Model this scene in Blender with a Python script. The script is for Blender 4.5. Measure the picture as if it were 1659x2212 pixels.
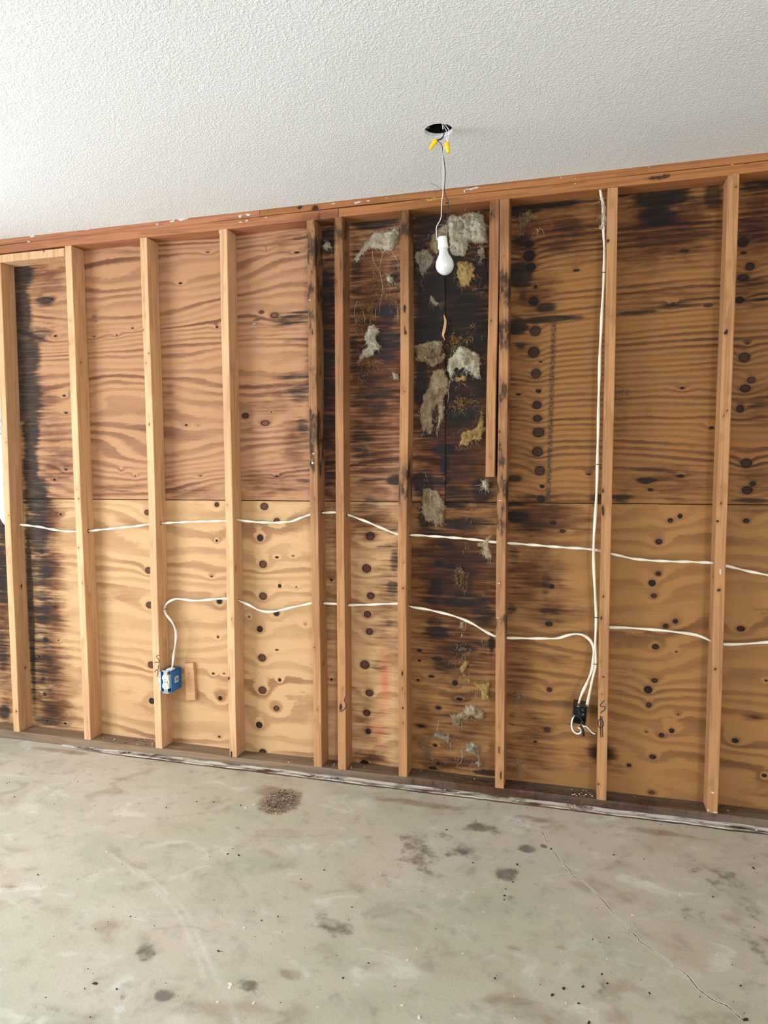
import bpy, bmesh, math, random
import numpy as np
from mathutils import Vector, Matrix, noise as mnoise
from mathutils.geometry import delaunay_2d_cdt

for o in list(bpy.data.objects):
    bpy.data.objects.remove(o)
scene = bpy.context.scene
COL = scene.collection
random.seed(7)
rng = np.random.default_rng(7)

# ------------------------------------------------------------------ camera
F_PX, IW, IH = 1506.0, 1659, 2212
YAW, PITCH, ROLL = math.radians(15.531), math.radians(3.806), math.radians(-0.342)
CAM = Vector((0.0, -2.8818, 1.4023))
_cy, _sy, _cp, _sp = math.cos(YAW), math.sin(YAW), math.cos(PITCH), math.sin(PITCH)
FWD = Vector((-_sy * _cp, _cy * _cp, -_sp))
_r = Vector((_cy, _sy, 0)); _u = _r.cross(FWD)
RGT = math.cos(ROLL) * _r + math.sin(ROLL) * _u
UPV = -math.sin(ROLL) * _r + math.cos(ROLL) * _u
cam_data = bpy.data.cameras.new('camera')
cam_data.sensor_fit = 'HORIZONTAL'; cam_data.sensor_width = 36.0
cam_data.lens = 36.0 * F_PX / IW
cam_data.clip_start = 0.02
cam = bpy.data.objects.new('camera', cam_data); COL.objects.link(cam)
cam.matrix_world = Matrix(((RGT.x, UPV.x, -FWD.x, CAM.x), (RGT.y, UPV.y, -FWD.y, CAM.y), (RGT.z, UPV.z, -FWD.z, CAM.z), (0, 0, 0, 1)))
scene.camera = cam

# ------------------------------------------------------------------ world, daylight through the openings, exposure
world = bpy.data.worlds.new('daylight'); scene.world = world
world.use_nodes = True
world.node_tree.nodes['Background'].inputs[0].default_value = (0.80, 0.90, 1.0, 1)
world.node_tree.nodes['Background'].inputs[1].default_value = 0.6
scene.view_settings.view_transform = 'Standard'
scene.view_settings.look = 'None'
scene.view_settings.gamma = 1.0
scene.view_settings.use_curve_mapping = False
scene.view_settings.exposure = 0.0
scene.cycles.max_bounces = 7; scene.cycles.diffuse_bounces = 4; scene.cycles.glossy_bounces = 2; scene.cycles.transmission_bounces = 2; scene.cycles.transparent_max_bounces = 8

def area_light(name, loc, direction, sx, sy, power, colour, spread=180):
    d = bpy.data.lights.new(name, 'AREA'); d.shape = 'RECTANGLE'; d.size = sx; d.size_y = sy
    d.energy = power; d.color = colour; d.spread = math.radians(spread)
    o = bpy.data.objects.new(name, d); COL.objects.link(o)
    o.location = loc; o.rotation_euler = Vector(direction).to_track_quat('-Z', 'Z').to_euler()
    return o
XL, XR, YF = -3.60, 3.10, -6.40          # inner faces of the garage walls
area_light('garage_door_daylight', (XL - 0.06, -2.15, 1.06), (1, 0, 0.02), 2.9, 2.05, 240, (0.83, 0.93, 1.0))
area_light('wide_door_daylight', (-1.45, YF - 0.06, 1.06), (0, 1, 0.3), 4.2, 2.05, 55, (0.92, 0.97, 1.0))
area_light('side_door_daylight', (2.3, YF - 0.06, 1.0), (0, 1, 0), 0.9, 1.95, 135, (0.98, 0.98, 0.97))

# ------------------------------------------------------------------ measured planes (metres)
DE, W = 0.0889, 0.0381                    # stud depth and width; stud faces at y = 0, sheathing at y = DE
ZS, ZT, ZC, ZM = 0.0416, 2.459, 2.5238, 1.243

def ray(px, py):
    return (FWD + RGT * ((px - IW / 2) / F_PX) - UPV * ((py - IH / 2) / F_PX))
def P(px, py, Y=DE):
    d = ray(px, py); t = (Y - CAM.y) / d.y
    return CAM + d * t
def PZ(px, py, Z=0.0):
    d = ray(px, py); t = (Z - CAM.z) / d.z
    return CAM + d * t
def mpp(px, py, Y=DE):
    return (P(px + 1, py, Y) - P(px, py, Y)).length, (P(px, py + 1, Y) - P(px, py, Y)).length

def S(r, g, b, a=1.0):
    f = lambda c: (c / 255 / 12.92) if c / 255 <= 0.04045 else ((c / 255 + 0.055) / 1.055) ** 2.4
    return (f(r), f(g), f(b), a)

# ------------------------------------------------------------------ node helper
class NT:
    def __init__(self, name):
        self.m = bpy.data.materials.new(name); self.m.use_nodes = True
        self.t = self.m.node_tree; self.t.nodes.clear()
        self.out = self.t.nodes.new('ShaderNodeOutputMaterial')
    def n(self, kind, **kw):
        x = self.t.nodes.new(kind)
        for k, v in kw.items(): setattr(x, k, v)
        return x
    def link(self, a, b): self.t.links.new(a, b)
    def put(self, sock, v):
        if hasattr(v, 'is_output') or isinstance(v, bpy.types.NodeSocket): self.link(v, sock)
        else: sock.default_value = v
    def math(self, op, a, b=0.0, c=0.0, clamp=False):
        x = self.n('ShaderNodeMath', operation=op, use_clamp=clamp)
        self.put(x.inputs[0], a); self.put(x.inputs[1], b)
        if len(x.inputs) > 2: self.put(x.inputs[2], c)
        return x.outputs[0]
    def ss(self, v, lo, hi, a=0.0, b=1.0):
        x = self.n('ShaderNodeMapRange', interpolation_type='SMOOTHSTEP')
        self.put(x.inputs[0], v); self.put(x.inputs[1], lo); self.put(x.inputs[2], hi); self.put(x.inputs[3], a); self.put(x.inputs[4], b)
        return x.outputs[0]
    def mix(self, f, a, b, blend='MIX'):
        x = self.n('ShaderNodeMix', data_type='RGBA', blend_type=blend)
        self.put(x.inputs[0], f); self.put(x.inputs[6], a); self.put(x.inputs[7], b)
        return x.outputs[2]
    def coord(self, which='Object'):
        return self.n('ShaderNodeTexCoord').outputs[which]
    def mapv(self, vec, scale=(1, 1, 1), loc=(0, 0, 0)):
        x = self.n('ShaderNodeMapping'); self.put(x.inputs[0], vec); self.put(x.inputs[1], loc); x.inputs[3].default_value = scale
        return x.outputs[0]
    def vadd(self, a, b):
        x = self.n('ShaderNodeVectorMath', operation='ADD'); self.put(x.inputs[0], a); self.put(x.inputs[1], b); return x.outputs[0]
    def noise(self, vec, scale=1.0, detail=2.0, rough=0.5, dist=0.0):
        x = self.n('ShaderNodeTexNoise'); self.put(x.inputs['Vector'], vec); x.inputs['Scale'].default_value = scale
        x.inputs['Detail'].default_value = detail; x.inputs['Roughness'].default_value = rough; x.inputs['Distortion'].default_value = dist
        return x.outputs['Fac']
    def attr(self, name):
        x = self.n('ShaderNodeAttribute'); x.attribute_name = name; return x
    def sep(self, v):
        x = self.n('ShaderNodeSeparateColor'); self.put(x.inputs[0], v); return x.outputs
    def sepxyz(self, v):
        x = self.n('ShaderNodeSeparateXYZ'); self.put(x.inputs[0], v); return x.outputs
    def bump(self, h, strength=0.3, dist=0.002):
        x = self.n('ShaderNodeBump'); x.inputs['Strength'].default_value = strength; x.inputs['Distance'].default_value = dist
        self.put(x.inputs['Height'], h); return x.outputs[0]
    def bsdf(self, col, rough=0.6, normal=None, metallic=0.0, spec=0.5, **kw):
        x = self.n('ShaderNodeBsdfPrincipled'); self.put(x.inputs['Base Color'], col); self.put(x.inputs['Roughness'], rough)
        x.inputs['Metallic'].default_value = metallic; x.inputs['Specular IOR Level'].default_value = spec
        if normal is not None: self.link(normal, x.inputs['Normal'])
        for k, v in kw.items(): self.put(x.inputs[k], v)
        return x.outputs[0]
    def done(self, sh):
        self.link(sh, self.out.inputs[0]); return self.m

# ------------------------------------------------------------------ materials
def plywood(name, light, dark, freq, wav, contrast, black, off, lowf=1.0):
    t = NT(name)
    co = t.coord()
    p = t.mapv(co, (1, 0, 1), off)
    st = t.attr('stain'); R, G, B = t.sep(st.outputs['Color'])[:3]; A = st.outputs['Alpha']
    kn = t.attr('knot').outputs['Fac']; kb = t.attr('knot_black').outputs['Fac']
    halo = t.math('EXPONENT', t.math('DIVIDE', t.math('MAXIMUM', kn, 0.0), -0.028))
    z = t.sepxyz(p)[2]
    n1 = t.noise(t.mapv(p, (0.5 * lowf, 1, 2.0 * lowf)), 1.0, 1.0, 0.4)
    n2 = t.noise(t.mapv(p, (2.4, 1, 9.0)), 1.0, 2.0, 0.5)
    n3 = t.noise(t.mapv(p, (26, 1, 90)), 1.0, 2.0, 0.6)
    g = t.math('MULTIPLY', z, freq)
    g = t.math('MULTIPLY_ADD', n1, wav, g)
    g = t.math('MULTIPLY_ADD', n2, 1.5, g)
    g = t.math('MULTIPLY_ADD', n3, 0.35, g)
    g = t.math('MULTIPLY_ADD', halo, 1.0, g)
    fr = t.math('FRACT', g)
    wn = t.n('ShaderNodeTexWhiteNoise', noise_dimensions='1D'); t.link(t.math('FLOOR', g), wn.inputs['W'])
    band = t.math('MULTIPLY', t.ss(fr, 0.28, 0.62), t.ss(fr, 1.0, 0.86))
    vary = t.ss(t.noise(t.mapv(p, (1.7, 1, 9), (3.3, 0, 1.7)), 1.0, 2.0), 0.25, 0.75)
    band = t.math('MULTIPLY', band, t.math('MULTIPLY_ADD', vary, 0.4, 0.15))
    band = t.math('MULTIPLY', band, t.math('MULTIPLY_ADD', wn.outputs['Value'], 1.3, 0.7))
    streak = t.noise(t.mapv(p, (5, 1, 240)), 1.0, 3.0, 0.6)
    patch = t.noise(t.mapv(p, (1.3, 1, 2.8), (9, 0, 4)), 1.0, 3.0, 0.55)
    fac = t.math('MULTIPLY', band, contrast)
    fac = t.math('ADD', fac, t.math('MULTIPLY', t.math('SUBTRACT', streak, 0.5), 0.55))
    fac = t.math('ADD', fac, t.math('MULTIPLY', t.math('SUBTRACT', patch, 0.5), 0.75), clamp=True)
    col = t.mix(fac, light, dark)
    # small dark flecks
    fl = t.noise(t.mapv(p, (60, 1, 260), (2, 0, 8)), 1.0, 1.0)
    col = t.mix(t.math('MULTIPLY', t.ss(fl, 0.78, 0.84), 0.7), col, S(70, 38, 22))
    # halo around knots, the knots themselves
    col = t.mix(t.math('MULTIPLY', t.ss(kn, 0.012, 0.001), 0.45), col, dark)
    rim = t.ss(kn, 0.0012, -0.0006)
    kcol = t.mix(t.ss(kn, -0.006, -0.001), t.mix(t.math('MULTIPLY', kb, t.ss(streak, 0.3, 0.55, 0.75, 1.0)), S(116, 70, 48), S(22, 12, 8)), t.mix(kb, S(52, 29, 20), S(15, 8, 6)))
    col = t.mix(rim, col, kcol)
    # brown water stain, then mould, with ragged edges along the grain
    fing = t.noise(t.mapv(p, (5, 1, 75), (1, 0, 5)), 1.0, 3.0, 0.6)
    fing2 = t.noise(t.mapv(p, (9, 1, 22), (6, 0, 2)), 1.0, 3.0, 0.6, 0.5)
    wob = t.math('ADD', t.math('MULTIPLY', t.math('SUBTRACT', fing, 0.5), 1.5), t.math('MULTIPLY', t.math('SUBTRACT', fing2, 0.5), 0.9))
    br = t.ss(t.math('ADD', G, t.math('MULTIPLY', wob, 0.7)), 0.18, 0.85)
    br = t.math('MULTIPLY', br, t.ss(G, 0.02, 0.18))
    col = t.mix(br, col, t.mix(0.95, col, S(148, 116, 90), 'MULTIPLY'))
    br2 = t.ss(t.math('ADD', G, t.math('MULTIPLY', wob, 0.6)), 0.60, 1.10)
    col = t.mix(br2, col, t.mix(0.95, col, S(112, 97, 84), 'MULTIPLY'))
    bl = t.ss(t.math('ADD', R, t.math('MULTIPLY', wob, 0.75)), 0.22, 0.78)
    bl = t.math('MULTIPLY', bl, t.ss(R, 0.03, 0.25))
    blc = t.mix(t.math('MULTIPLY', t.ss(streak, 0.56, 0.72), 0.22), black, dark)
    bl = t.math('MULTIPLY', bl, t.math('MULTIPLY_ADD', t.ss(t.math('ADD', streak, t.math('MULTIPLY', fing2, 0.6)), 0.62, 1.05), -0.2, 0.98))
    col = t.mix(bl, col, blc)
    # red marker paint and a printed ruler strip
    col = t.mix(t.math('MULTIPLY', B, t.math('MULTIPLY_ADD', fing, 0.5, 0.35)), col, S(196, 62, 58))
    prn = t.noise(t.mapv(p, (90, 1, 130)), 1.0, 1.0)
    col = t.mix(t.math('MULTIPLY', A, t.ss(prn, 0.42, 0.60, 0.35, 0.9)), col, S(52, 36, 24))
    h = t.math('ADD', t.math('MULTIPLY', streak, 0.6), t.math('MULTIPLY', rim, -1.5))
    return t.done(t.bsdf(col, 0.72, t.bump(h, 0.35, 0.0015), spec=0.25))

def lumber(name, light, dark, axis='Z', grey=0.0):
    t = NT(name)
    rnd = t.n('ShaderNodeObjectInfo').outputs['Random']
    co = t.coord()
    offs = t.n('ShaderNodeCombineXYZ'); t.link(t.math('MULTIPLY', rnd, 37.0), offs.inputs[0]); t.link(t.math('MULTIPLY', rnd, 11.0), offs.inputs[2])
    p = t.vadd(co, offs.outputs[0])
    sc = (60, 60, 2.2) if axis == 'Z' else (2.2, 60, 60)
    sc2 = (9, 9, 0.8) if axis == 'Z' else (0.8, 9, 9)
    sc3 = (260, 260, 5) if axis == 'Z' else (5, 260, 260)
    warp = t.noise(t.mapv(p, sc2), 1.0, 2.0)
    a = t.noise(t.mapv(p, sc), 1.0, 2.0, 0.5, 0.4)
    g = t.math('FRACT', t.math('MULTIPLY_ADD', a, 2.2, t.math('MULTIPLY', warp, 4.0)))
    band = t.math('MULTIPLY', t.ss(g, 0.2, 0.85), t.ss(g, 1.0, 0.92))
    fine = t.noise(t.mapv(p, sc3), 1.0, 2.0)
    big = t.noise(t.mapv(p, (3, 3, 1.5)), 1.0, 3.0)
    fac = t.math('ADD', t.math('MULTIPLY', band, 0.42), t.math('MULTIPLY', t.math('SUBTRACT', fine, 0.5), 0.5))
    fac = t.math('ADD', fac, t.math('MULTIPLY', t.math('SUBTRACT', big, 0.45), 0.9), clamp=True)
    col = t.mix(fac, light, dark)
    tone = t.mix(t.math('MULTIPLY', rnd, 0.5), (1, 1, 1, 1), S(232, 214, 196), )
    col = t.mix(1.0, col, tone, 'MULTIPLY')
    st = t.attr('stain'); R, G, B = t.sep(st.outputs['Color'])[:3]
    kn = t.attr('knot').outputs['Fac']
    has = t.math('MULTIPLY', st.outputs['Alpha'], 1.0)
    blot = t.noise(t.mapv(p, (40, 40, 13)), 1.0, 4.0, 0.65)
    mould = t.ss(t.math('ADD', R, t.math('MULTIPLY', t.math('SUBTRACT', blot, 0.5), 2.0)), 0.34, 0.66)
    mould = t.math('MULTIPLY', mould, t.ss(R, 0.02, 0.3))
    br = t.math('MULTIPLY', G, t.math('MULTIPLY_ADD', blot, 0.6, 0.55), clamp=True)
    col = t.mix(br, col, t.mix(0.95, col, S(138, 104, 82), 'MULTIPLY'))
    col = t.mix(t.math('MULTIPLY', mould, 0.88), col, S(44, 32, 24))
    k = t.math('MULTIPLY', t.ss(kn, 0.0025, -0.0005), has)
    halo = t.math('MULTIPLY', t.ss(kn, 0.014, 0.0), has)
    col = t.mix(t.math('MULTIPLY', halo, 0.4), col, dark)
    col = t.mix(k, col, S(50, 28, 18))
    if grey:
        dust = t.noise(t.mapv(co, (2.5, 14, 14)), 1.0, 4.0, 0.6)
        col = t.mix(t.math('MULTIPLY', t.ss(dust, 0.35, 0.7), grey), col, S(118, 108, 96))
    return t.done(t.bsdf(col, 0.7, t.bump(fine, 0.3, 0.001), spec=0.25))

def plain(name, col, rough=0.5, metallic=0.0, vary=0.0, scale=40, dirt=None, bump=0.0, spec=0.5, **kw):
    t = NT(name); co = t.coord()
    nz = t.noise(co, scale, 3.0, 0.6)
    c = t.mix(t.math('MULTIPLY', t.ss(nz, 0.4, 0.7), vary), col, dirt or tuple(x * 0.5 for x in col[:3]) + (1,))
    return t.done(t.bsdf(c, rough, t.bump(nz, bump, 0.002) if bump else None, metallic, spec, **kw))

def fluff(name, col, col2, col3, dens):
    t = NT(name); co = t.coord()
    e = t.attr('edge').outputs['Fac']
    n1 = t.noise(co, 45, 4.0, 0.65, 1.5)
    n2 = t.noise(t.mapv(co, (260, 260, 110)), 1.0, 3.0, 0.6, 0.6)
    n3 = t.noise(co, 13, 3.0, 0.6)
    c = t.mix(t.ss(n1, 0.36, 0.68), col, col2)
    c = t.mix(t.math('MULTIPLY', t.ss(n3, 0.45, 0.72), 0.75), c, col3)
    nrm = t.bump(t.math('ADD', n2, t.math('MULTIPLY', n1, 2.5)), 1.0, 0.010)
    d = t.n('ShaderNodeBsdfDiffuse'); t.link(c, d.inputs[0]); t.link(nrm, d.inputs['Normal'])
    tr = t.n('ShaderNodeBsdfTranslucent'); t.link(c, tr.inputs[0])
    ms = t.n('ShaderNodeMixShader'); ms.inputs[0].default_value = 0.22; t.link(d.outputs[0], ms.inputs[1]); t.link(tr.outputs[0], ms.inputs[2])
    a = t.math('ADD', t.math('MULTIPLY', t.math('MINIMUM', t.math('DIVIDE', e, 0.016), 1.0), 0.9), t.math('MULTIPLY', t.math('SUBTRACT', n1, 0.5), 1.6))
    a = t.math('ADD', a, t.math('MULTIPLY', t.math('SUBTRACT', n2, 0.5), 1.3))
    a = t.ss(a, 0.95 - dens, 1.25 - dens)
    tp = t.n('ShaderNodeBsdfTransparent')
    m2 = t.n('ShaderNodeMixShader'); t.link(a, m2.inputs[0]); t.link(tp.outputs[0], m2.inputs[1]); t.link(ms.outputs[0], m2.inputs[2])
    return t.done(m2.outputs[0])

def concrete():
    t = NT('concrete'); co = t.coord()
    a = t.noise(t.mapv(co, (1.1, 1.5, 1)), 1.0, 4.0, 0.6)
    b = t.noise(t.mapv(co, (2.3, 3.1, 1), (4, 2, 0)), 1.0, 5.0, 0.6)
    c = t.noise(co, 14, 5.0, 0.65)
    f = t.noise(co, 130, 3.0, 0.6)
    m = t.noise(t.mapv(co, (5, 7, 1), (1, 7, 0)), 1.0, 4.0, 0.6, 0.8)
    col = t.mix(t.ss(a, 0.35, 0.65), S(180, 174, 154), S(194, 181, 166))
    col = t.mix(t.math('MULTIPLY', t.ss(b, 0.5, 0.68), 0.65), col, S(164, 162, 142))
    col = t.mix(t.math('MULTIPLY', t.ss(b, 0.45, 0.30), 0.5), col, S(176, 152, 136))
    col = t.mix(t.math('MULTIPLY', t.ss(m, 0.53, 0.70), 0.6), col, S(150, 134, 116))
    col = t.mix(t.math('MULTIPLY', t.ss(m, 0.44, 0.30), 0.55), col, S(216, 212, 202))
    col = t.mix(t.math('MULTIPLY', t.ss(c, 0.52, 0.72), 0.42), col, S(122, 114, 100))
    col = t.mix(t.math('MULTIPLY', t.math('SUBTRACT', f, 0.4), 0.22), col, S(220, 215, 205))
    st = t.attr('stain'); R, G, B = t.sep(st.outputs['Color'])[:3]; A = st.outputs['Alpha']
    bl = t.ss(t.math('ADD', R, t.math('ADD', t.math('MULTIPLY', t.math('SUBTRACT', m, 0.5), 1.6), t.math('MULTIPLY', t.math('SUBTRACT', c, 0.5), 2.2))), 0.35, 1.0)
    bl = t.math('MULTIPLY', bl, t.ss(R, 0.02, 0.2))
    col = t.mix(t.math('MULTIPLY', bl, 0.72), col, S(78, 70, 60))
    col = t.mix(t.math('MULTIPLY', t.math('MULTIPLY', G, t.ss(c, 0.3, 0.6)), 0.45), col, S(226, 220, 206))
    bb = t.math('MULTIPLY', t.ss(t.math('ADD', B, t.math('MULTIPLY', t.math('SUBTRACT', m, 0.5), 1.0)), 0.3, 0.8), t.ss(B, 0.02, 0.2))
    col = t.mix(t.math('MULTIPLY', bb, 0.6), col, S(120, 88, 66))
    ck = t.math('ABSOLUTE', t.attr('crack').outputs['Fac'])
    pale = t.ss(ck, 0.0055, 0.002)
    col = t.mix(t.math('MULTIPLY', pale, t.ss(c, 0.3, 0.5, 0.45, 0.95)), col, S(224, 216, 202))
    cr = t.ss(t.math('MULTIPLY_ADD', t.math('SUBTRACT', f, 0.5), 0.004, ck), 0.0022, 0.0008)
    col = t.mix(t.math('MULTIPLY', cr, t.ss(t.noise(co, 9, 2.0), 0.38, 0.52, 0.55, 1.0)), col, S(44, 37, 31))
    h = t.math('ADD', t.math('MULTIPLY', c, 1.0), t.math('MULTIPLY', f, 0.35))
    rough = t.ss(b, 0.3, 0.7, 0.42, 0.6)
    return t.done(t.bsdf(col, rough, t.bump(h, 0.3, 0.004), spec=0.5))

def ceiling_paint():
    t = NT('textured_ceiling_paint'); co = t.coord()
    v = t.noise(co, 150, 2.0, 0.55, 0.2)
    v2 = t.noise(co, 240, 2.0, 0.6)
    d = t.noise(t.mapv(co, (1.2, 1.2, 1)), 1.0, 3.0)
    h = t.math('ADD', t.ss(v, 0.42, 0.66), t.math('MULTIPLY', v2, 0.35))
    col = t.mix(t.math('MULTIPLY', t.ss(d, 0.35, 0.7), 0.35), S(226, 228, 228), S(217, 216, 213))
    col = t.mix(t.math('MULTIPLY', t.ss(v, 0.5, 0.36), 0.16), col, S(158, 157, 154))
    return t.done(t.bsdf(col, 0.55, t.bump(h, 0.5, 0.003), spec=0.4))

def tattered_strip():
    t = NT('dusty_tack_strip_wood'); co = t.coord()
    n = t.noise(t.mapv(co, (4, 60, 60)), 1.0, 4.0, 0.65)
    m = t.noise(t.mapv(co, (9, 30, 30), (3, 1, 0)), 1.0, 4.0, 0.6)
    nz = t.sepxyz(t.n('ShaderNodeNewGeometry').outputs['Normal'])[2]
    x = t.sepxyz(co)[0]
    wood = t.mix(t.ss(n, 0.35, 0.65), S(92, 66, 48), S(56, 36, 26))
    pale = t.mix(t.ss(n, 0.3, 0.7), S(176, 166, 150), S(206, 198, 186))
    dust = t.math('MULTIPLY', t.ss(m, 0.66, 0.42), t.ss(nz, 0.3, 0.8))
    col = t.mix(dust, wood, pale)
    return t.done(t.bsdf(col, 0.75, t.bump(n, 0.5, 0.003), spec=0.2))

M = {}
M['ply_ul'] = plywood('plywood_upper_pink', S(171, 126, 91), S(106, 67, 46), 26, 15.0, 1.15, S(25, 23, 24), (0, 0, 0), 1.45)
M['ply_ur'] = plywood('plywood_upper_amber', S(139, 95, 51), S(78, 46, 24), 42, 7.0, 1.1, S(12, 9, 7), (5, 0, 3), 0.8)
M['ply_ll'] = plywood('plywood_lower_honey', S(190, 151, 108), S(138, 97, 64), 14, 9.0, 1.0, S(28, 24, 25), (11, 0, 7), 1.3)
M['ply_lr'] = plywood('plywood_lower_tan', S(149, 106, 61), S(97, 61, 34), 14, 9.0, 1.0, S(15, 11, 8), (17, 0, 9), 1.35)
M['stud'] = lumber('fir_stud_pale', S(208, 168, 127), S(164, 117, 82))
M['stud_warm'] = lumber('fir_stud_amber', S(178, 133, 91), S(132, 88, 55))
M['plate'] = lumber('fir_plate_red', S(174, 118, 84), S(122, 74, 50), 'X')
M['plate_warm'] = lumber('fir_plate_amber', S(168, 114, 70), S(118, 74, 42), 'X')
M['block_wood'] = lumber('fir_block_fresh', S(206, 166, 124), S(180, 134, 94), 'X')
M['sill'] = lumber('weathered_sill_wood', S(140, 114, 88), S(80, 58, 43), 'X', 0.5)
M['strip'] = tattered_strip()
M['concrete'] = concrete()
M['ceiling'] = ceiling_paint()
M['drywall'] = plain('white_wall_paint', S(222, 218, 210), 0.7, vary=0.15, scale=3)
M['added_backing'] = plain('dark_backing', S(50, 44, 40), 0.8, vary=0.3)
M['plaster'] = plain('torn_plaster', S(206, 198, 184), 0.8, vary=0.6, scale=90, dirt=S(168, 142, 116), bump=0.4)
M['cable'] = plain('white_cable_jacket', S(218, 210, 192), 0.5, vary=0.25, scale=25, dirt=S(196, 180, 150))
M['black_wire'] = plain('black_wire', S(20, 20, 22), 0.4)
M['white_wire'] = plain('white_wire', S(226, 224, 218), 0.45)
M['grey_wire'] = plain('grey_wire', S(92, 88, 82), 0.45)
M['copper'] = plain('brass_wire', S(206, 168, 60), 0.35, 0.6)
M['yellow'] = plain('yellow_plastic', S(238, 192, 20), 0.4)
M['bulb'] = plain('frosted_white_glass', S(208, 209, 208), 0.12, spec=0.6)
M['porcelain'] = plain('white_porcelain', S(232, 230, 222), 0.35, vary=0.1)
M['steel'] = plain('grey_steel', S(150, 146, 138), 0.4, 0.85, vary=0.3)
M['box_dark'] = plain('black_box_plastic', S(20, 20, 23), 0.28, vary=0.3, scale=60, dirt=S(70, 66, 62))
M['blue'] = plain('blue_plastic', S(18, 100, 168), 0.42)
M['ivory'] = plain('ivory_plastic', S(238, 232, 196), 0.4)
M['sticker'] = plain('white_sticker', S(232, 234, 236), 0.5)
M['sticker_ink'] = plain('grey_print', S(120, 134, 150), 0.5)
M['dark'] = plain('dark_slot', S(26, 22, 20), 0.6)
M['ink'] = plain('black_marker_ink', S(30, 22, 20), 0.7)
M['stamp'] = plain('faded_stamp_ink', S(84, 52, 30), 0.8)
M['blue_ink'] = plain('blue_print', S(44, 70, 130), 0.6)
M['wrap'] = plain('white_house_wrap', S(240, 242, 244), 0.45, vary=0.05)
M['fl_white'] = fluff('white_batting', S(242, 232, 210), S(212, 198, 170), S(170, 148, 114), 0.74)
M['fl_grey'] = fluff('grey_batting', S(214, 202, 180), S(172, 154, 126), S(124, 102, 74), 0.42)
M['fl_paper'] = fluff('felted_paper_facing', S(218, 196, 162), S(184, 158, 122), S(134, 106, 76), 0.84)
M['fl_yellow'] = fluff('yellow_glass_wool', S(228, 196, 132), S(188, 150, 90), S(134, 100, 58), 0.36)
M['fl_wisp'] = fluff('wispy_fibres', S(186, 172, 148), S(150, 132, 104), S(112, 90, 62), 0.10)
M['fl_wispy'] = fluff('wispy_yellow_fibres', S(184, 150, 92), S(146, 110, 62), S(104, 74, 40), 0.08)
M['chip'] = plain('dirty_wood_chips', S(146, 120, 102), 0.85, vary=0.6, scale=60, dirt=S(90, 70, 58))
M['chip_dark'] = plain('dark_specks', S(40, 32, 26), 0.85)
M['chip_pale'] = plain('pale_specks', S(222, 212, 192), 0.8)

# ------------------------------------------------------------------ object helpers
def link(name, me, mat=None, parent=None, smooth=False):
    o = bpy.data.objects.new(name, me); COL.objects.link(o)
    if mat: me.materials.append(mat)
    if smooth: me.polygons.foreach_set('use_smooth', [True] * len(me.polygons))
    if parent is not None:
        o.parent = parent; o.matrix_parent_inverse = Matrix.Translation(parent['_base']).inverted() if '_base' in parent else parent.matrix_basis.inverted()
    return o
def mesh(verts, faces, name='m'):
    me = bpy.data.meshes.new(name); me.from_pydata([tuple(v) for v in verts], [], faces); me.update(); return me
def from_bm(bm, name='m'):
    me = bpy.data.meshes.new(name); bm.to_mesh(me); bm.free(); me.update(); return me
def tag(o, label, cat=None, group=None, kind=None):
    o['label'] = label
    if cat: o['category'] = cat
    if group: o['group'] = group
    if kind: o['kind'] = kind
    return o
def empty(name, loc):
    o = bpy.data.objects.new(name, None); COL.objects.link(o); o.empty_display_size = 0.05
    o.matrix_basis = Matrix.Translation(loc); return o
def child(name, me, mat, parent, smooth=False):
    o = bpy.data.objects.new(name, me); COL.objects.link(o)
    if mat and not me.materials: me.materials.append(mat)
    if smooth: me.polygons.foreach_set('use_smooth', [True] * len(me.polygons))
    if parent is not None:
        o.parent = parent; o.matrix_parent_inverse = parent_world(parent).inverted()
    return o
def parent_world(o):
    m = o.matrix_basis.copy()
    if o.parent is not None: m = parent_world(o.parent) @ o.matrix_parent_inverse @ m
    return m
def box_bm(x0, x1, y0, y1, z0, z1, bev=0.0, seg=1):
    bm = bmesh.new(); bmesh.ops.create_cube(bm, size=1.0)
    for v in bm.verts:
        v.co = Vector(((x0 + x1) / 2 + v.co.x * (x1 - x0), (y0 + y1) / 2 + v.co.y * (y1 - y0), (z0 + z1) / 2 + v.co.z * (z1 - z0)))
    if bev: bmesh.ops.bevel(bm, geom=list(bm.edges), offset=bev, segments=seg, affect='EDGES', profile=0.5)
    return bm
def plain_wood(me):
    n = len(me.vertices); st_ = np.zeros((n, 4)); st_[:, 3] = 1; set_attr(me, 'stain', 'FLOAT_COLOR', st_); set_attr(me, 'knot', 'FLOAT', np.full(n, .2)); return me
def box(x0, x1, y0, y1, z0, z1, bev=0.0, seg=1): return from_bm(box_bm(x0, x1, y0, y1, z0, z1, bev, seg))
def catmull(pts, n=8):
    pts = [Vector(p) for p in pts]
    if len(pts) == 2: return [pts[0].lerp(pts[1], i / n) for i in range(n + 1)]
    out = []
    q = [pts[0] * 2 - pts[1]] + pts + [pts[-1] * 2 - pts[-2]]
    for i in range(1, len(q) - 2):
        p0, p1, p2, p3 = q[i - 1:i + 3]
        for k in range(n):
            t = k / n
            out.append(0.5 * ((2 * p1) + (p2 - p0) * t + (2 * p0 - 5 * p1 + 4 * p2 - p3) * t * t + (3 * p1 - p0 - 3 * p2 + p3) * t ** 3))
    out.append(pts[-1]); return out
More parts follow.
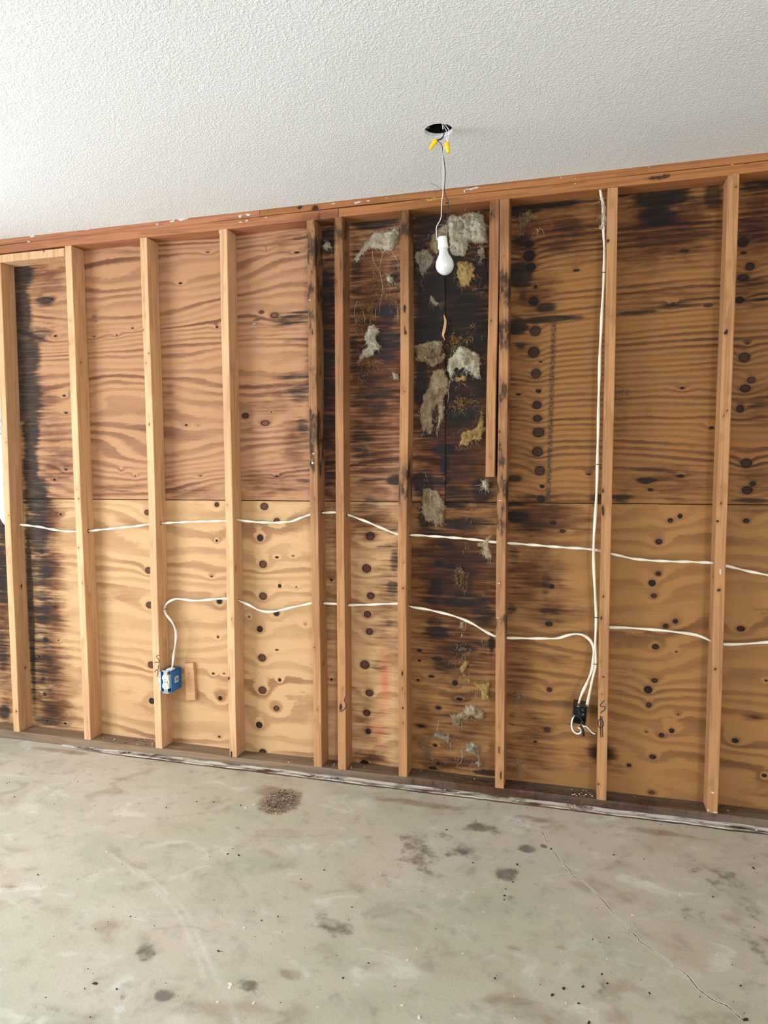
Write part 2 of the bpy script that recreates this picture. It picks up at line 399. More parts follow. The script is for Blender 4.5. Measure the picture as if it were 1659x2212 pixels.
def tube_geo(pts, ra, rb=None, sides=8, twist=0.0, taper=None, verts=None, faces=None):
    rb = ra if rb is None else rb
    verts = [] if verts is None else verts; faces = [] if faces is None else faces
    base = len(verts); n = len(pts); up = Vector((0, -1, 0)); dist = 0
    for i, p in enumerate(pts):
        tg = (pts[min(i + 1, n - 1)] - pts[max(i - 1, 0)]).normalized()
        if i: dist += (p - pts[i - 1]).length
        a = up - tg * up.dot(tg)
        if a.length < 1e-4: a = Vector((1, 0, 0)) - tg * tg.x
        a.normalize(); up = a; b = tg.cross(a)
        k = taper(i / (n - 1)) if taper else 1.0
        for s in range(sides):
            an = 2 * math.pi * s / sides
            ca, sa = math.cos(an) * ra * k, math.sin(an) * rb * k
            tw = twist * dist
            verts.append(p + a * (ca * math.cos(tw) - sa * math.sin(tw)) + b * (ca * math.sin(tw) + sa * math.cos(tw)))
    for i in range(n - 1):
        for s in range(sides):
            s2 = (s + 1) % sides
            faces.append((base + i * sides + s, base + i * sides + s2, base + (i + 1) * sides + s2, base + (i + 1) * sides + s))
    faces.append(tuple(base + s for s in range(sides))[::-1]); faces.append(tuple(base + (n - 1) * sides + s for s in range(sides)))
    return verts, faces
def tube(pts, ra, rb=None, sides=8, twist=0.0, n=8, taper=None):
    v, f = tube_geo(catmull(pts, n), ra, rb, sides, twist, taper); return mesh(v, f)
def lathe(prof, base, axis, sides=28):
    """prof: list of (distance along axis, radius)"""
    axis = Vector(axis).normalized(); a = axis.orthogonal().normalized(); b = axis.cross(a); v = []; f = []
    for d, r in prof:
        for s in range(sides):
            an = 2 * math.pi * s / sides; v.append(base + axis * d + a * (r * math.cos(an)) + b * (r * math.sin(an)))
    for i in range(len(prof) - 1):
        for s in range(sides):
            s2 = (s + 1) % sides; f.append((i * sides + s, i * sides + s2, (i + 1) * sides + s2, (i + 1) * sides + s))
    f.append(tuple(range(sides))[::-1]); f.append(tuple((len(prof) - 1) * sides + s for s in range(sides)))
    return mesh(v, f)

# fields on the wall: blobs and knots, given where they sit on the sheathing
def blob_field(X, Z, blobs, Y=DE):
    out = np.zeros_like(X)
    for (px, py, rx, ry, s) in blobs:
        c = P(px, py, Y); mx, mz = mpp(px, py, Y)
        q = np.sqrt(((X - c.x) / (rx * mx)) ** 2 + ((Z - c.z) / (ry * mz)) ** 2)
        out = np.maximum(out, s * np.clip(1.5 - q, 0, 1))
    return out
def soft_sum(X, Z, blobs, Y=DE):
    out = np.zeros_like(X)
    for (px, py, rx, ry, s) in blobs:
        c = P(px, py, Y); mx, mz = mpp(px, py, Y)
        q2 = ((X - c.x) / (rx * mx)) ** 2 + ((Z - c.z) / (ry * mz)) ** 2
        out = np.maximum(out, s * np.exp(-q2 * 0.69))
    return out
def rect_field(X, Z, rects, Y=DE):
    out = np.zeros_like(X)
    for (x0, y0, x1, y1, soft, s) in rects:
        a = P(x0, y0, Y); b = P(x1, y1, Y); m = mpp((x0 + x1) / 2, (y0 + y1) / 2, Y)[0] * soft
        dx = np.maximum(np.maximum(a.x - X, X - b.x), 0); dz = np.maximum(np.maximum(b.z - Z, Z - a.z), 0)
        out = np.maximum(out, s * np.clip(1 - np.sqrt(dx * dx + dz * dz) / m, 0, 1))
    return out
def knot_field(X, Z, knots, Y=DE):
    s = np.full_like(X, 0.25); kb = np.zeros_like(X)
    for k in knots:
        px, py, r = k[:3]; asp = k[3] if len(k) > 3 else 1.15; black = k[4] if len(k) > 4 else 0.5
        c = P(px, py, Y); mx, mz = mpp(px, py, Y)
        rx, rz = r * asp * mz, r * mz
        q = np.sqrt(((X - c.x) / rx) ** 2 + ((Z - c.z) / rz) ** 2)
        d = (q - 1) * min(rx, rz)
        if r < 5: d = np.where(d > 0, d * 3.0, d)
        m = d < s; s = np.where(m, d, s); kb = np.where(m & (d < 0.02), black, kb)
    return s, kb
def set_attr(me, name, kind, arr):
    a = me.attributes.new(name, kind, 'POINT')
    a.data.foreach_set('color' if kind == 'FLOAT_COLOR' else 'value', np.ascontiguousarray(arr, dtype=np.float32).ravel())

def grid_mesh(xs, zs, fn):
    nx, nz = len(xs), len(zs)
    X, Zg = np.meshgrid(xs, zs); co = fn(X.ravel(), Zg.ravel())
    i = np.arange((nz - 1) * (nx - 1)); r, c = i // (nx - 1), i % (nx - 1)
    a = r * nx + c; quads = np.stack([a, a + 1, a + nx + 1, a + nx], 1)
    me = bpy.data.meshes.new('grid')
    me.vertices.add(len(co)); me.vertices.foreach_set('co', co.astype(np.float32).ravel())
    return me, quads, X.ravel(), Zg.ravel()
def finish_grid(me, quads, extra_v=None, extra_f=None):
    nq = quads.copy(); loops = nq.ravel()
    me.loops.add(len(loops)); me.loops.foreach_set('vertex_index', loops.astype(np.int32))
    me.polygons.add(len(nq)); me.polygons.foreach_set('loop_start', (np.arange(len(nq)) * 4).astype(np.int32))
    me.update(calc_edges=True); me.validate()

# ================================================================== THE SETTING
# ---- floor with its crack, scuffs and blots
floor_crack = [(1170, 1795), (1178, 1812), (1190, 1832), (1208, 1857), (1226, 1872), (1238, 1890), (1258, 1905), (1282, 1921), (1302, 1944), (1318, 1961), (1328, 1978), (1350, 1999), (1370, 2016), (1384, 2034), (1406, 2047), (1430, 2066), (1447, 2081), (1470, 2095), (1492, 2116), (1512, 2135), (1537, 2155), (1570, 2172), (1605, 2202), (1625, 2225)]
scuffs = [[(240, 1845), (275, 1872), (320, 1905), (360, 1945), (392, 1985), (418, 2045), (440, 2110)], [(300, 1880), (345, 1915), (400, 1965), (430, 2030), (465, 2105), (500, 2180), (520, 2230)], [(0, 1673), (80, 1680)], [(10, 1940), (30, 1952)]]
def seg_dist(X, Yv, pts):
    d = np.full_like(X, 1.0)
    for a, b in zip(pts[:-1], pts[1:]):
        vx, vy = b[0] - a[0], b[1] - a[1]; L = vx * vx + vy * vy + 1e-12
        t = np.clip(((X - a[0]) * vx + (Yv - a[1]) * vy) / L, 0, 1)
        d = np.minimum(d, np.hypot(X - a[0] - t * vx, Yv - a[1] - t * vy))
    return d
def signed_dist(X, Yv, pts):
    best = np.full_like(X, 1.0); out = np.full_like(X, 0.5); n = len(pts) - 1
    for i, (a, b) in enumerate(zip(pts[:-1], pts[1:])):
        vx, vy = b[0] - a[0], b[1] - a[1]; L = vx * vx + vy * vy + 1e-12
        tt = ((X - a[0]) * vx + (Yv - a[1]) * vy) / L; t = np.clip(tt, 0, 1)
        d = np.hypot(X - a[0] - t * vx, Yv - a[1] - t * vy); sg = np.sign(vx * (Yv - a[1]) - vy * (X - a[0]))
        m = d < best; best = np.where(m, d, best); out = np.where(m, d * sg, out)
        if i == 0: out = np.where(m & (tt < -.2), .5, out)
    return out
def floor_blobs(X, Yv, blobs):
    out = np.zeros_like(X)
    for px, py, rx, ry, s in blobs:
        c = PZ(px, py); ex = (PZ(px + rx, py) - c).length; ey = (PZ(px, py + ry) - c).length
        q = np.sqrt(((X - c.x) / ex) ** 2 + ((Yv - c.y) / ey) ** 2); out = np.maximum(out, s * np.clip(1.5 - q, 0, 1))
    return out
fx = np.unique(np.concatenate([np.linspace(XL - 0.2, -3.0, 6), np.arange(-3.0, 1.2, 0.007), np.linspace(1.2, XR + 0.2, 8)]))
fy = np.unique(np.concatenate([np.linspace(YF - 0.3, -1.5, 12), np.arange(-1.5, 0.0, 0.007), np.linspace(0, 0.25, 6)]))
me, q, X, Yv = grid_mesh(fx, fy, lambda a, b: np.stack([a, b, np.zeros_like(a)], 1))
finish_grid(me, q)
ck = [(PZ(x, y).x + random.uniform(-.004, .004), PZ(x, y).y + random.uniform(-.004, .004)) for x, y in floor_crack]
ck2 = []
for a, b in zip(ck[:-1], ck[1:]):
    for k in range(2): ck2.append((a[0] + (b[0] - a[0]) * k / 2 + random.uniform(-.005, .005), a[1] + (b[1] - a[1]) * k / 2 + random.uniform(-.005, .005)))
ck2.append(ck[-1])
st = np.zeros((len(X), 4))
st[:, 0] = floor_blobs(X, Yv, [(268, 2153, 12, 9, 1), (355, 2152, 20, 12, 1), (535, 2130, 22, 14, .7), (305, 2065, 28, 22, .7), (1097, 1890, 30, 16, .95), (1140, 1835, 22, 10, .8), (1175, 1828, 9, 5, 1), (1060, 1793, 60, 14, .7), (940, 1820, 90, 40, .55), (920, 1860, 60, 30, .5), (1150, 1785, 40, 14, .5), (1260, 2030, 18, 8, .6), (1160, 2050, 12, 26, .5), (1300, 2120, 12, 30, .5), (700, 2000, 60, 30, .35), (1560, 1900, 60, 30, .45), (1520, 1960, 40, 20, .5), (1640, 2020, 60, 60, .5), (300, 1740, 60, 10, .3), (130, 2180, 40, 10, .6), (520, 1790, 50, 10, .3), (600, 1735, 45, 24, .45), (1110, 1945, 14, 24, .45), (850, 1880, 40, 30, .5), (900, 1930, 40, 16, .4)])
sc = np.zeros_like(X)
for s_ in scuffs:
    pts = [(PZ(x, y).x, PZ(x, y).y) for x, y in s_]; sc = np.maximum(sc, 0.75 * np.clip(1.4 - seg_dist(X, Yv, pts) / 0.007, 0, 1))
sc = np.maximum(sc, floor_blobs(X, Yv, [(790, 1735, 30, 10, .9), (60, 1745, 30, 8, .8), (880, 1905, 40, 4, .6), (1400, 1912, 24, 7, .8), (1580, 2008, 16, 8, .8), (1340, 1815, 10, 5, .9), (240, 1960, 60, 20, .5), (900, 1965, 20, 5, .6), (1540, 1950, 30, 10, .5), (390, 2200, 30, 14, .6), (1260, 1900, 10, 5, .7)]))
st[:, 1] = sc
st[:, 2] = floor_blobs(X, Yv, [(604, 1730, 40, 26, 1.4), (590, 1712, 50, 12, .9), (130, 1622, 120, 5, .7), (900, 1735, 120, 8, .6), (1140, 1768, 60, 8, .7), (1400, 1795, 120, 9, .6), (630, 2105, 40, 16, .6), (820, 1900, 30, 20, .5), (1110, 2048, 20, 8, .6), (1215, 2047, 18, 6, .7), (1170, 2190, 160, 40, .5), (1350, 1880, 60, 30, .45), (1580, 1975, 40, 24, .6), (220, 2000, 40, 16, .5), (25, 1918, 25, 8, .6), (1310, 2195, 60, 20, .5)])
set_attr(me, 'stain', 'FLOAT_COLOR', st)
set_attr(me, 'crack', 'FLOAT', signed_dist(X, Yv, ck2))
floor = link('floor', me, M['concrete'], smooth=True)
tag(floor, 'stained grey concrete slab with a long thin crack', kind='structure')

# ---- ceiling with a round hole for the light
HC = PZ(947.5, 282, ZC); HR = abs(PZ(981, 282, ZC).x - PZ(914, 282, ZC).x) / 2 * 0.97
def ceiling_mesh():
    rect = [(XL - 0.2, YF - 0.3), (XR + 0.2, YF - 0.3)]
    x = XR + 0.2
    while x > XL - 0.2:
        rect.append((x, -0.0015 + random.choice([0, 0, 0, -0.004]) * random.random())); x -= random.uniform(0.02, 0.09)
    rect.append((XL - 0.2, -0.0015))
    nh = 40
    hole = [(HC.x + HR * math.cos(2 * math.pi * i / nh) * random.uniform(.975, 1.03), HC.y + HR * math.sin(2 * math.pi * i / nh) * random.uniform(.975, 1.03)) for i in range(nh)]
    v = rect + hole; n = len(rect)
    ed = [(i, (i + 1) % n) for i in range(n)] + [(n + i, n + (i + 1) % nh) for i in range(nh)]
    r = delaunay_2d_cdt([Vector(p) for p in v], ed, [], 0, 1e-6)
    vs, fs = r[0], r[2]
    def inhole(f):
        c = sum((vs[i] for i in f), Vector((0, 0))) / 3; return (c - Vector((HC.x, HC.y))).length < HR * 0.96 and all((vs[i] - Vector((HC.x, HC.y))).length < HR * 1.05 for i in f)
    fs = [f for f in fs if not inhole(f)]
    poly = rect
    out = []
    for f in fs:
        c = sum((vs[i] for i in f), Vector((0, 0))) / 3
        if c.y < 0.0: out.append(f)
    bm = bmesh.new(); bv = [bm.verts.new((p.x, p.y, ZC)) for p in vs]
    for f in out:
        try: bm.faces.new([bv[i] for i in f])
        except ValueError: pass
    for vv in [x for x in bm.verts if not x.link_faces]: bm.verts.remove(vv)
    bmesh.ops.recalc_face_normals(bm, faces=bm.faces)
    if bm.faces and sum(f.normal.z for f in bm.faces) > 0: bmesh.ops.reverse_faces(bm, faces=bm.faces)
    ex = bmesh.ops.extrude_face_region(bm, geom=list(bm.faces))
    for g in ex['geom']:
        if isinstance(g, bmesh.types.BMVert): g.co.z = ZC + 0.0125
    bmesh.ops.recalc_face_normals(bm, faces=bm.faces)
    return from_bm(bm)
ceiling = link('ceiling', ceiling_mesh(), M['ceiling'])
tag(ceiling, 'white textured drywall ceiling with a round hole', kind='structure')
roof_deck = link('roof_deck', box(XL - 0.3, XR + 0.3, YF - 0.4, 0.4, ZC + 0.17, ZC + 0.2), M['added_backing'])
tag(roof_deck, 'dark boarding above the ceiling', kind='structure')

# ---- the other three walls of the garage (out of frame), with their openings
def wall(name, pieces, label):
    bm = bmesh.new()
    for p in pieces:
        b2 = box_bm(*p); me_ = from_bm(b2); bm.from_mesh(me_); bpy.data.meshes.remove(me_)
    o = link(name, from_bm(bm), M['drywall']); tag(o, label, kind='structure'); return o
wall('wall_left', [(XL - 0.12, XL, -0.65, 0.0, 0, ZC), (XL - 0.12, XL, -3.65, -0.65, 2.12, ZC), (XL - 0.12, XL, YF, -3.65, 0, ZC)], 'plain painted garage wall around the open door')
wall('wall_right', [(XR, XR + 0.12, YF, 0.0, 0, ZC)], 'plain painted garage wall')
wall('wall_front', [(XL - 0.12, XL, YF - 0.12, YF, 0, ZC), (XL, 0.6, YF - 0.12, YF, 2.12, ZC), (0.6, 1.8, YF - 0.12, YF, 0, ZC), (1.8, 2.8, YF - 0.12, YF, 2.02, ZC), (2.8, XR + 0.12, YF - 0.12, YF, 0, ZC)], 'plain painted garage wall with two open doors')

# ---- wall_back: stripped stud wall
wall_back = empty('wall_back', (-1.0, 0.045, 0.0)); tag(wall_back, 'stripped stud wall with bare water-stained plywood sheathing', kind='structure')
child('added_backing', box(XL, XR, DE + 0.016, DE + 0.05, 0.0, 2.6), M['added_backing'], wall_back)  # added dark slab, blocks outside light at the gaps between panels

# mould (black) and water stain (brown) on the sheathing, at the places where they sit
BLACK = [(40, 590, 34, 46, 1), (46, 680, 22, 80, 1), (55, 770, 30, 70, 1.1), (58, 860, 34, 70, .95), (66, 930, 20, 60, 1.0), (66, 1010, 18, 60, 1), (78, 1075, 30, 46, 1), (80, 1150, 28, 60, .85), (84, 1230, 28, 50, .66), (88, 1310, 28, 60, .58), (88, 1400, 26, 70, .5), (92, 1480, 26, 60, .48), (100, 1560, 40, 20, .55), (66, 1300, 8, 240, .9), (95, 650, 24, 14, .7), (85, 725, 24, 26, .6),
    (8, 1130, 20, 50, 1), (5, 1240, 16, 60, .8), (5, 1400, 14, 60, .6), (10, 1540, 14, 20, .8),
    (205, 680, 10, 16, .42), (330, 870, 12, 20, .4),
    (630, 690, 46, 14, .62), (655, 675, 26, 5, .8), (640, 735, 36, 6, .55), (640, 815, 36, 10, .62), (645, 850, 30, 24, .6), (655, 920, 16, 22, .6), (655, 1040, 24, 6, .6), (648, 515, 26, 6, .6), (555, 690, 14, 6, .5),
    (705, 520, 24, 40, .8), (706, 640, 22, 80, .78), (706, 780, 22, 90, .72), (706, 900, 22, 80, .62), (706, 1020, 24, 60, .6),
    (810, 475, 60, 22, 1), (770, 600, 14, 120, .55), (850, 590, 14, 40, .6), (838, 672, 34, 20, .85), (840, 735, 40, 30, .72), (835, 770, 30, 12, .7), (765, 760, 10, 60, .6), (800, 860, 60, 40, .58), (780, 960, 30, 60, .55), (858, 1038, 26, 14, .9), (805, 1035, 40, 5, .7), (800, 1085, 26, 14, .6), (852, 1210, 12, 30, .62), (835, 1180, 24, 6, .5), (848, 1270, 16, 24, .6), (840, 1345, 14, 10, .45), (820, 1440, 24, 20, .42), (830, 1580, 20, 16, .4), (845, 1145, 18, 10, .5),
    (925, 480, 40, 46, 1), (905, 560, 20, 60, 1), (970, 600, 60, 60, .85), (930, 650, 34, 60, 1), (1035, 585, 26, 50, 1), (925, 710, 36, 50, 1.1), (1010, 660, 44, 40, .75), (1000, 720, 46, 50, .55), (1040, 720, 20, 60, .7), (910, 830, 14, 60, 1), (925, 920, 34, 60, .6), (1000, 890, 46, 30, .7), (1000, 800, 50, 40, .62), (1040, 830, 16, 40, .65), (955, 970, 26, 12, .95), (960, 1000, 10, 30, .9), (915, 1045, 26, 30, 1), (950, 1040, 24, 10, .9), (1040, 1060, 26, 40, .75), (985, 1080, 50, 30, .6), (920, 1110, 20, 40, .8), (1000, 1130, 60, 16, .7), (930, 1150, 40, 12, .7), (1040, 1130, 30, 14, .7),
    (948, 1217, 12, 8, .9), (975, 1225, 14, 6, .9), (942, 1258, 14, 12, .85), (940, 1275, 22, 20, .7), (1010, 1298, 60, 22, .72), (1040, 1330, 34, 30, .66), (940, 1300, 40, 10, .55), (945, 1366, 28, 16, .9), (940, 1345, 20, 20, .6), (1040, 1215, 30, 6, .5), (1040, 1400, 26, 20, .55), (1062, 1390, 8, 24, .9), (945, 1424, 14, 7, .8), (960, 1440, 30, 20, .55), (1000, 1400, 40, 16, .5), (905, 1665, 40, 6, .6), (1050, 1668, 30, 8, .9), (1030, 1310, 40, 20, .6), (950, 1180, 40, 10, .5),
    (1130, 452, 40, 16, 1.1), (1200, 440, 60, 9, 1), (1130, 520, 20, 20, .6), (1120, 595, 30, 30, 1.1), (1130, 640, 10, 12, .6), (1180, 665, 26, 12, .8), (1190, 690, 70, 9, .95), (1116, 705, 26, 18, 1.1), (1125, 745, 14, 12, .55), (1110, 1032, 20, 9, .8), (1150, 1078, 50, 10, .6), (1115, 1115, 36, 16, .8), (1150, 1140, 40, 12, .55), (1110, 1090, 26, 8, .7), (1120, 1150, 20, 12, .5), (1110, 1200, 16, 30, .5), (1105, 1315, 14, 12, .7), (1180, 1260, 14, 40, .48), (1190, 1330, 30, 24, .5), (1105, 1555, 10, 20, .5), (1110, 1240, 24, 12, .4),
    (1430, 425, 70, 30, 1), (1420, 462, 40, 26, .95), (1350, 415, 30, 10, .9), (1480, 440, 50, 20, .5), (1540, 420, 24, 40, .7), (1380, 675, 60, 6, .75), (1470, 660, 60, 8, .6), (1530, 660, 12, 5, .9), (1395, 1038, 20, 9, .95), (1340, 1075, 26, 8, .8), (1480, 1080, 60, 5, .5), (1470, 1028, 9, 4, .9), (1400, 890, 14, 24, .35), (1345, 1075, 20, 20, .5),
    (1640, 400, 60, 20, .7), (1650, 470, 50, 20, .4), (1650, 645, 40, 7, .6), (1630, 1080, 50, 6, .7), (1640, 880, 30, 14, .35), (1540, 1760, 20, 6, .6), (1630, 600, 30, 20, .35),
    (1290, 1075, 20, 10, .7), (1210, 1262, 20, 6, .5), (1285, 1093, 10, 5, .6)]
BROWN = [(90, 600, 50, 60, .6), (110, 690, 30, 60, .4), (100, 860, 30, 60, .5), (110, 940, 40, 60, .5), (120, 1020, 60, 50, .6), (105, 1120, 30, 60, .9), (108, 1230, 32, 60, .95), (108, 1330, 34, 60, .95), (108, 1440, 36, 60, .95), (115, 1530, 44, 44, .95), (130, 1570, 60, 12, .6), (5, 1300, 30, 300, .8),
    (210, 720, 30, 20, .4), (250, 1060, 60, 20, .5), (420, 1065, 60, 18, .55), (360, 1040, 20, 40, .4), (205, 540, 20, 20, .4), (360, 860, 20, 60, .45), (390, 760, 20, 60, .3),
    (600, 700, 70, 30, .45), (600, 850, 70, 60, .5), (640, 960, 40, 80, .6), (590, 1040, 80, 40, .6), (620, 520, 60, 30, .45), (540, 900, 20, 120, .35),
    (706, 800, 40, 400, .9), (706, 1300, 30, 250, .55), (810, 760, 80, 330, .95), (800, 1120, 60, 60, .7), (835, 1300, 40, 200, .55), (790, 1560, 60, 80, .55), (800, 1640, 60, 24, .8), (770, 1200, 14, 200, .4),
    (980, 780, 120, 400, 1.1), (980, 1240, 110, 140, 1.05), (980, 1400, 100, 80, .85), (920, 1560, 50, 100, .55), (1000, 1560, 80, 120, .62), (980, 1650, 100, 24, .8),
    (1130, 520, 50, 80, .8), (1150, 640, 60, 60, .7), (1130, 760, 30, 60, .5), (1120, 900, 20, 160, .4), (1140, 1000, 40, 60, .4), (1160, 1120, 90, 50, .95), (1150, 1250, 70, 80, .75), (1180, 1310, 70, 50, .7), (1120, 1440, 50, 90, .6), (1150, 1600, 60, 90, .6), (1200, 450, 100, 40, .7), (1240, 560, 40, 60, .35), (1105, 1640, 30, 60, .6), (1240, 1120, 50, 50, .6), (1180, 1420, 80, 20, .5),
    (1430, 500, 140, 80, .85), (1210, 500, 110, 60, .8), (1640, 500, 80, 70, .8), (1430, 480, 100, 70, .9), (1500, 460, 50, 60, .7), (1360, 560, 40, 60, .5), (1420, 640, 110, 36, .5), (1440, 1040, 120, 50, .55), (1500, 990, 40, 60, .35), (1340, 900, 26, 160, .35),
    (1640, 450, 60, 90, .7), (1630, 620, 50, 60, .6), (1640, 880, 60, 60, .5), (1640, 1040, 60, 40, .5), (1630, 1550, 26, 8, .9), (1640, 1100, 50, 14, .5),
    (1299, 1627, 28, 20, 1.3), (1260, 1640, 30, 24, .5), (1330, 1660, 40, 30, .4), (1340, 1500, 30, 160, .3), (1245, 1520, 40, 60, .35)]
RED = [(832, 1475, 7, 30, .9), (829, 1430, 6, 30, .35), (826, 1525, 6, 16, .4), (818, 1575, 9, 16, .55), (817, 1605, 7, 10, .3)]
KNOTS_LOW = [(318, 1107, 6), (321, 1232, 7), (323, 1307, 7), (327, 1436, 7), (328, 1514, 6.5, 1.1, .9), (90, 1191, 5), (98, 1382, 5), (85, 1419, 3), (93, 1467, 4), (97, 1500, 4), (131, 1111, 2.6, 1.4, 1), (119, 1311, 2.6, 1.6, 1), (126, 1384, 2), (102, 1557, 2.6, 1.6, 1), (141, 1563, 2.6, 1.8, 1),
    (468, 1090, 5, 1.1, .8), (468, 1168, 3, 1.2, 1), (474, 1299, 6, 1.1, 1), (471, 1376, 3, 1, 1), (476, 1508, 5, 1, 1), (474, 1591, 2.6, 1.4, 1), (461, 1455, 2.6, 1.4, 1), (457, 1245, 2, 1.6, 1), (484, 1455, 1.8, 1.4, 1),
    (571, 1094, 8), (598, 1125, 6), (562, 1162, 7.5, 1, .9), (568, 1219, 8), (604, 1266, 4.5, 1, 1), (568, 1288, 8), (597, 1325, 6, 1.1, .9), (561, 1359, 7, 1, .9), (566, 1421, 8), (604, 1469, 4, 1, 1), (567, 1491, 8), (597, 1530, 6), (560, 1566, 7, 1.05, .9), (598, 1204, 2.5, 1.8, 1), (598, 1404, 2, 2.2, 1), (568, 1625, 7, 1.2, .8), (640, 1268, 1.8, 1.5, 1), (659, 1348, 1.8, 1, 1), (538, 1333, 1.8, 1.3, 1), (633, 1201, 1.6, 1.8, 1),
    (800, 1158, 9), (792, 1228, 9), (801, 1287, 7.5), (794, 1327, 7), (798, 1364, 7), (788, 1436, 9), (798, 1497, 7.5), (792, 1540, 7), (795, 1580, 6, 1, .9), (787, 1649, 7, 1.3, 1), (716, 1253, 3, 1.2, 1), (716, 1468, 3, 1, 1),
    (1192, 1267, 5, 1.1, .9), (1187, 1490, 5, 1.1, .8), (1182, 1576, 5, 1.2, .6), (1186, 1348, 5, 1.6, .9), (1156, 1602, 3, 1.2, 1), (1195, 1130, 4, 1.6, .8), (1215, 1147, 4, 1.8, .8),
    (1469, 1115, 5, 1, 1), (1448, 1124, 5, 1.1, 1), (1423, 1170, 6, 1.2, .9), (1422, 1239, 5, 1.1, .9), (1408.6, 1259.5, 7, 1.05, 1), (1412.5, 1287, 5, 1.2, .8), (1459, 1342, 5, 1.1, 1), (1438, 1352, 5, 1.1, .9), (1416, 1397, 6, 1.2, .9), (1414, 1470, 5, 1.3, .8), (1400, 1490, 8, 1.05, 1), (1401.6, 1523, 6, .9, .8), (1451, 1578.6, 5, 1.1, 1), (1429, 1588, 5, 1.1, .9), (1410, 1635, 5, 1.4, .9), (1358.6, 1653, 4, 1.3, .9), (1396, 1581, 2, 1.3, 1), (1465, 1543, 2.2, 1.3, 1), (1461, 1408, 2.2, 1.4, .9), (1408, 1712, 4, 1.6, .4),
    (1612, 1125, 5, 1.3, .9), (1600, 1358, 6, 1.4, 1), (1588, 1600, 5, 1.3, 1), (1651, 1675, 4.5, 1.2, 1), (1655, 1470, 2.5, 1.3, 1),
    (983, 1475.6, 6, 1, 1), (992.5, 1510, 4, 2, 1), (947, 1529, 4, 1.5, 1), (909.5, 1568, 3.4, 2.6, 1), (940, 1610, 3.4, 1.4, 1), (950, 1649, 4, 1.7, 1), (935, 1659, 4, 2.4, 1), (903, 1469, 3, 1.4, 1), (906, 1405, 3, 2, 1), (932, 1461, 3, 2.2, .9), (906, 1427, 2.6, 1.6, 1)]
KNOTS_UP = [(1143, 528, 8, 1.2, 1), (1143, 553, 12, 1.1, 1), (1147, 577, 9, 1.2, 1), (1157, 620, 4, 1.1, 1), (1153, 651, 9.5, 1.1, .9), (1156.5, 715, 11, 1.05, .8), (1153, 761, 11.5, 1.1, .9), (1158, 807, 10, 1.05, .8), (1163.5, 845, 4.5, 1.4, 1), (1160, 875, 8.5, 1.15, .9), (1161, 904, 7.5, 1.3, .9), (1163.5, 934, 10.5, 1.2, .9), (1161, 976, 10.5, 1.1, .85), (1166, 1017, 10, 1.1, .85), (1171, 1050.6, 4.5, 1.2, 1), (1169, 1078, 7.5, 1.1, .9), (1120, 852, 3, 1.9, 1), (1245, 584, 3, 2.6, 1), (1272, 1024.5, 2.6, 1.8, 1), (1168, 781, 2.6, 1.2, .9),
    (1605, 523, 10.5, 1.1, .9), (1606, 546, 3.6, 1.8, 1), (1620, 576, 8.5, 1.1, .9), (1605, 600, 8, 1.5, .9), (1597, 648, 7.5, 1.3, 1), (1608, 772, 10.5, 1.1, .8), (1623, 821, 7, 1.2, .7), (1610, 839, 8.5, 1.3, .9), (1599, 883, 8, 1, .9), (1612, 1000.5, 10, 1.15, .9), (1626, 1045, 5, 1.3, .9), (1614, 1059, 8.5, 1.3, .9), (1615, 742, 2, 1.6, 1),
    (1474, 838, 3.4, 1.6, 1), (1470, 1028, 3.6, 2, 1), (1537, 924, 3, 2, 1), (1478, 542, 4, 2.6, .6), (1454, 657, 4, 1.4, .5), (1405, 1058, 4, 1.5, .8),
    (113, 646, 2.2, 2, 1), (120, 726, 2.2, 2.4, 1), (139, 855, 2.2, 2, 1), (143, 892, 2.2, 2.2, 1), (143, 1014, 2.6, 1.6, 1), (118, 1036, 2.6, 1.6, 1), (252, 724, 1.8, 1.6, 1), (286, 709, 1.8, 2, 1), (203, 727, 1.6, 2, 1), (262, 1016, 1.6, 1.2, 1), (292, 1028, 1.8, 1.2, 1), (390, 612, 2.4, 2, .9), (402, 918, 2.4, 1.6, 1), (428, 918, 1.6, 1.2, .9),
    (469, 707, 2.6, 1.4, .9), (449, 545, 1.8, 2.2, 1), (433, 1028, 1.6, 1.6, 1), (565, 674, 4, 1.6, .3), (593, 681, 6, 1.6, .1), (573, 914, 6, 1.8, .2), (586, 890, 1.8, 1.6, 1), (598, 1029, 2.2, 2.2, 1), (575, 540, 1.4, 1.2, 1), (530, 898, 6, 1.4, .6), (641, 545, 2.4, 3, 1)]
SEAM_X = P(962, 700).x

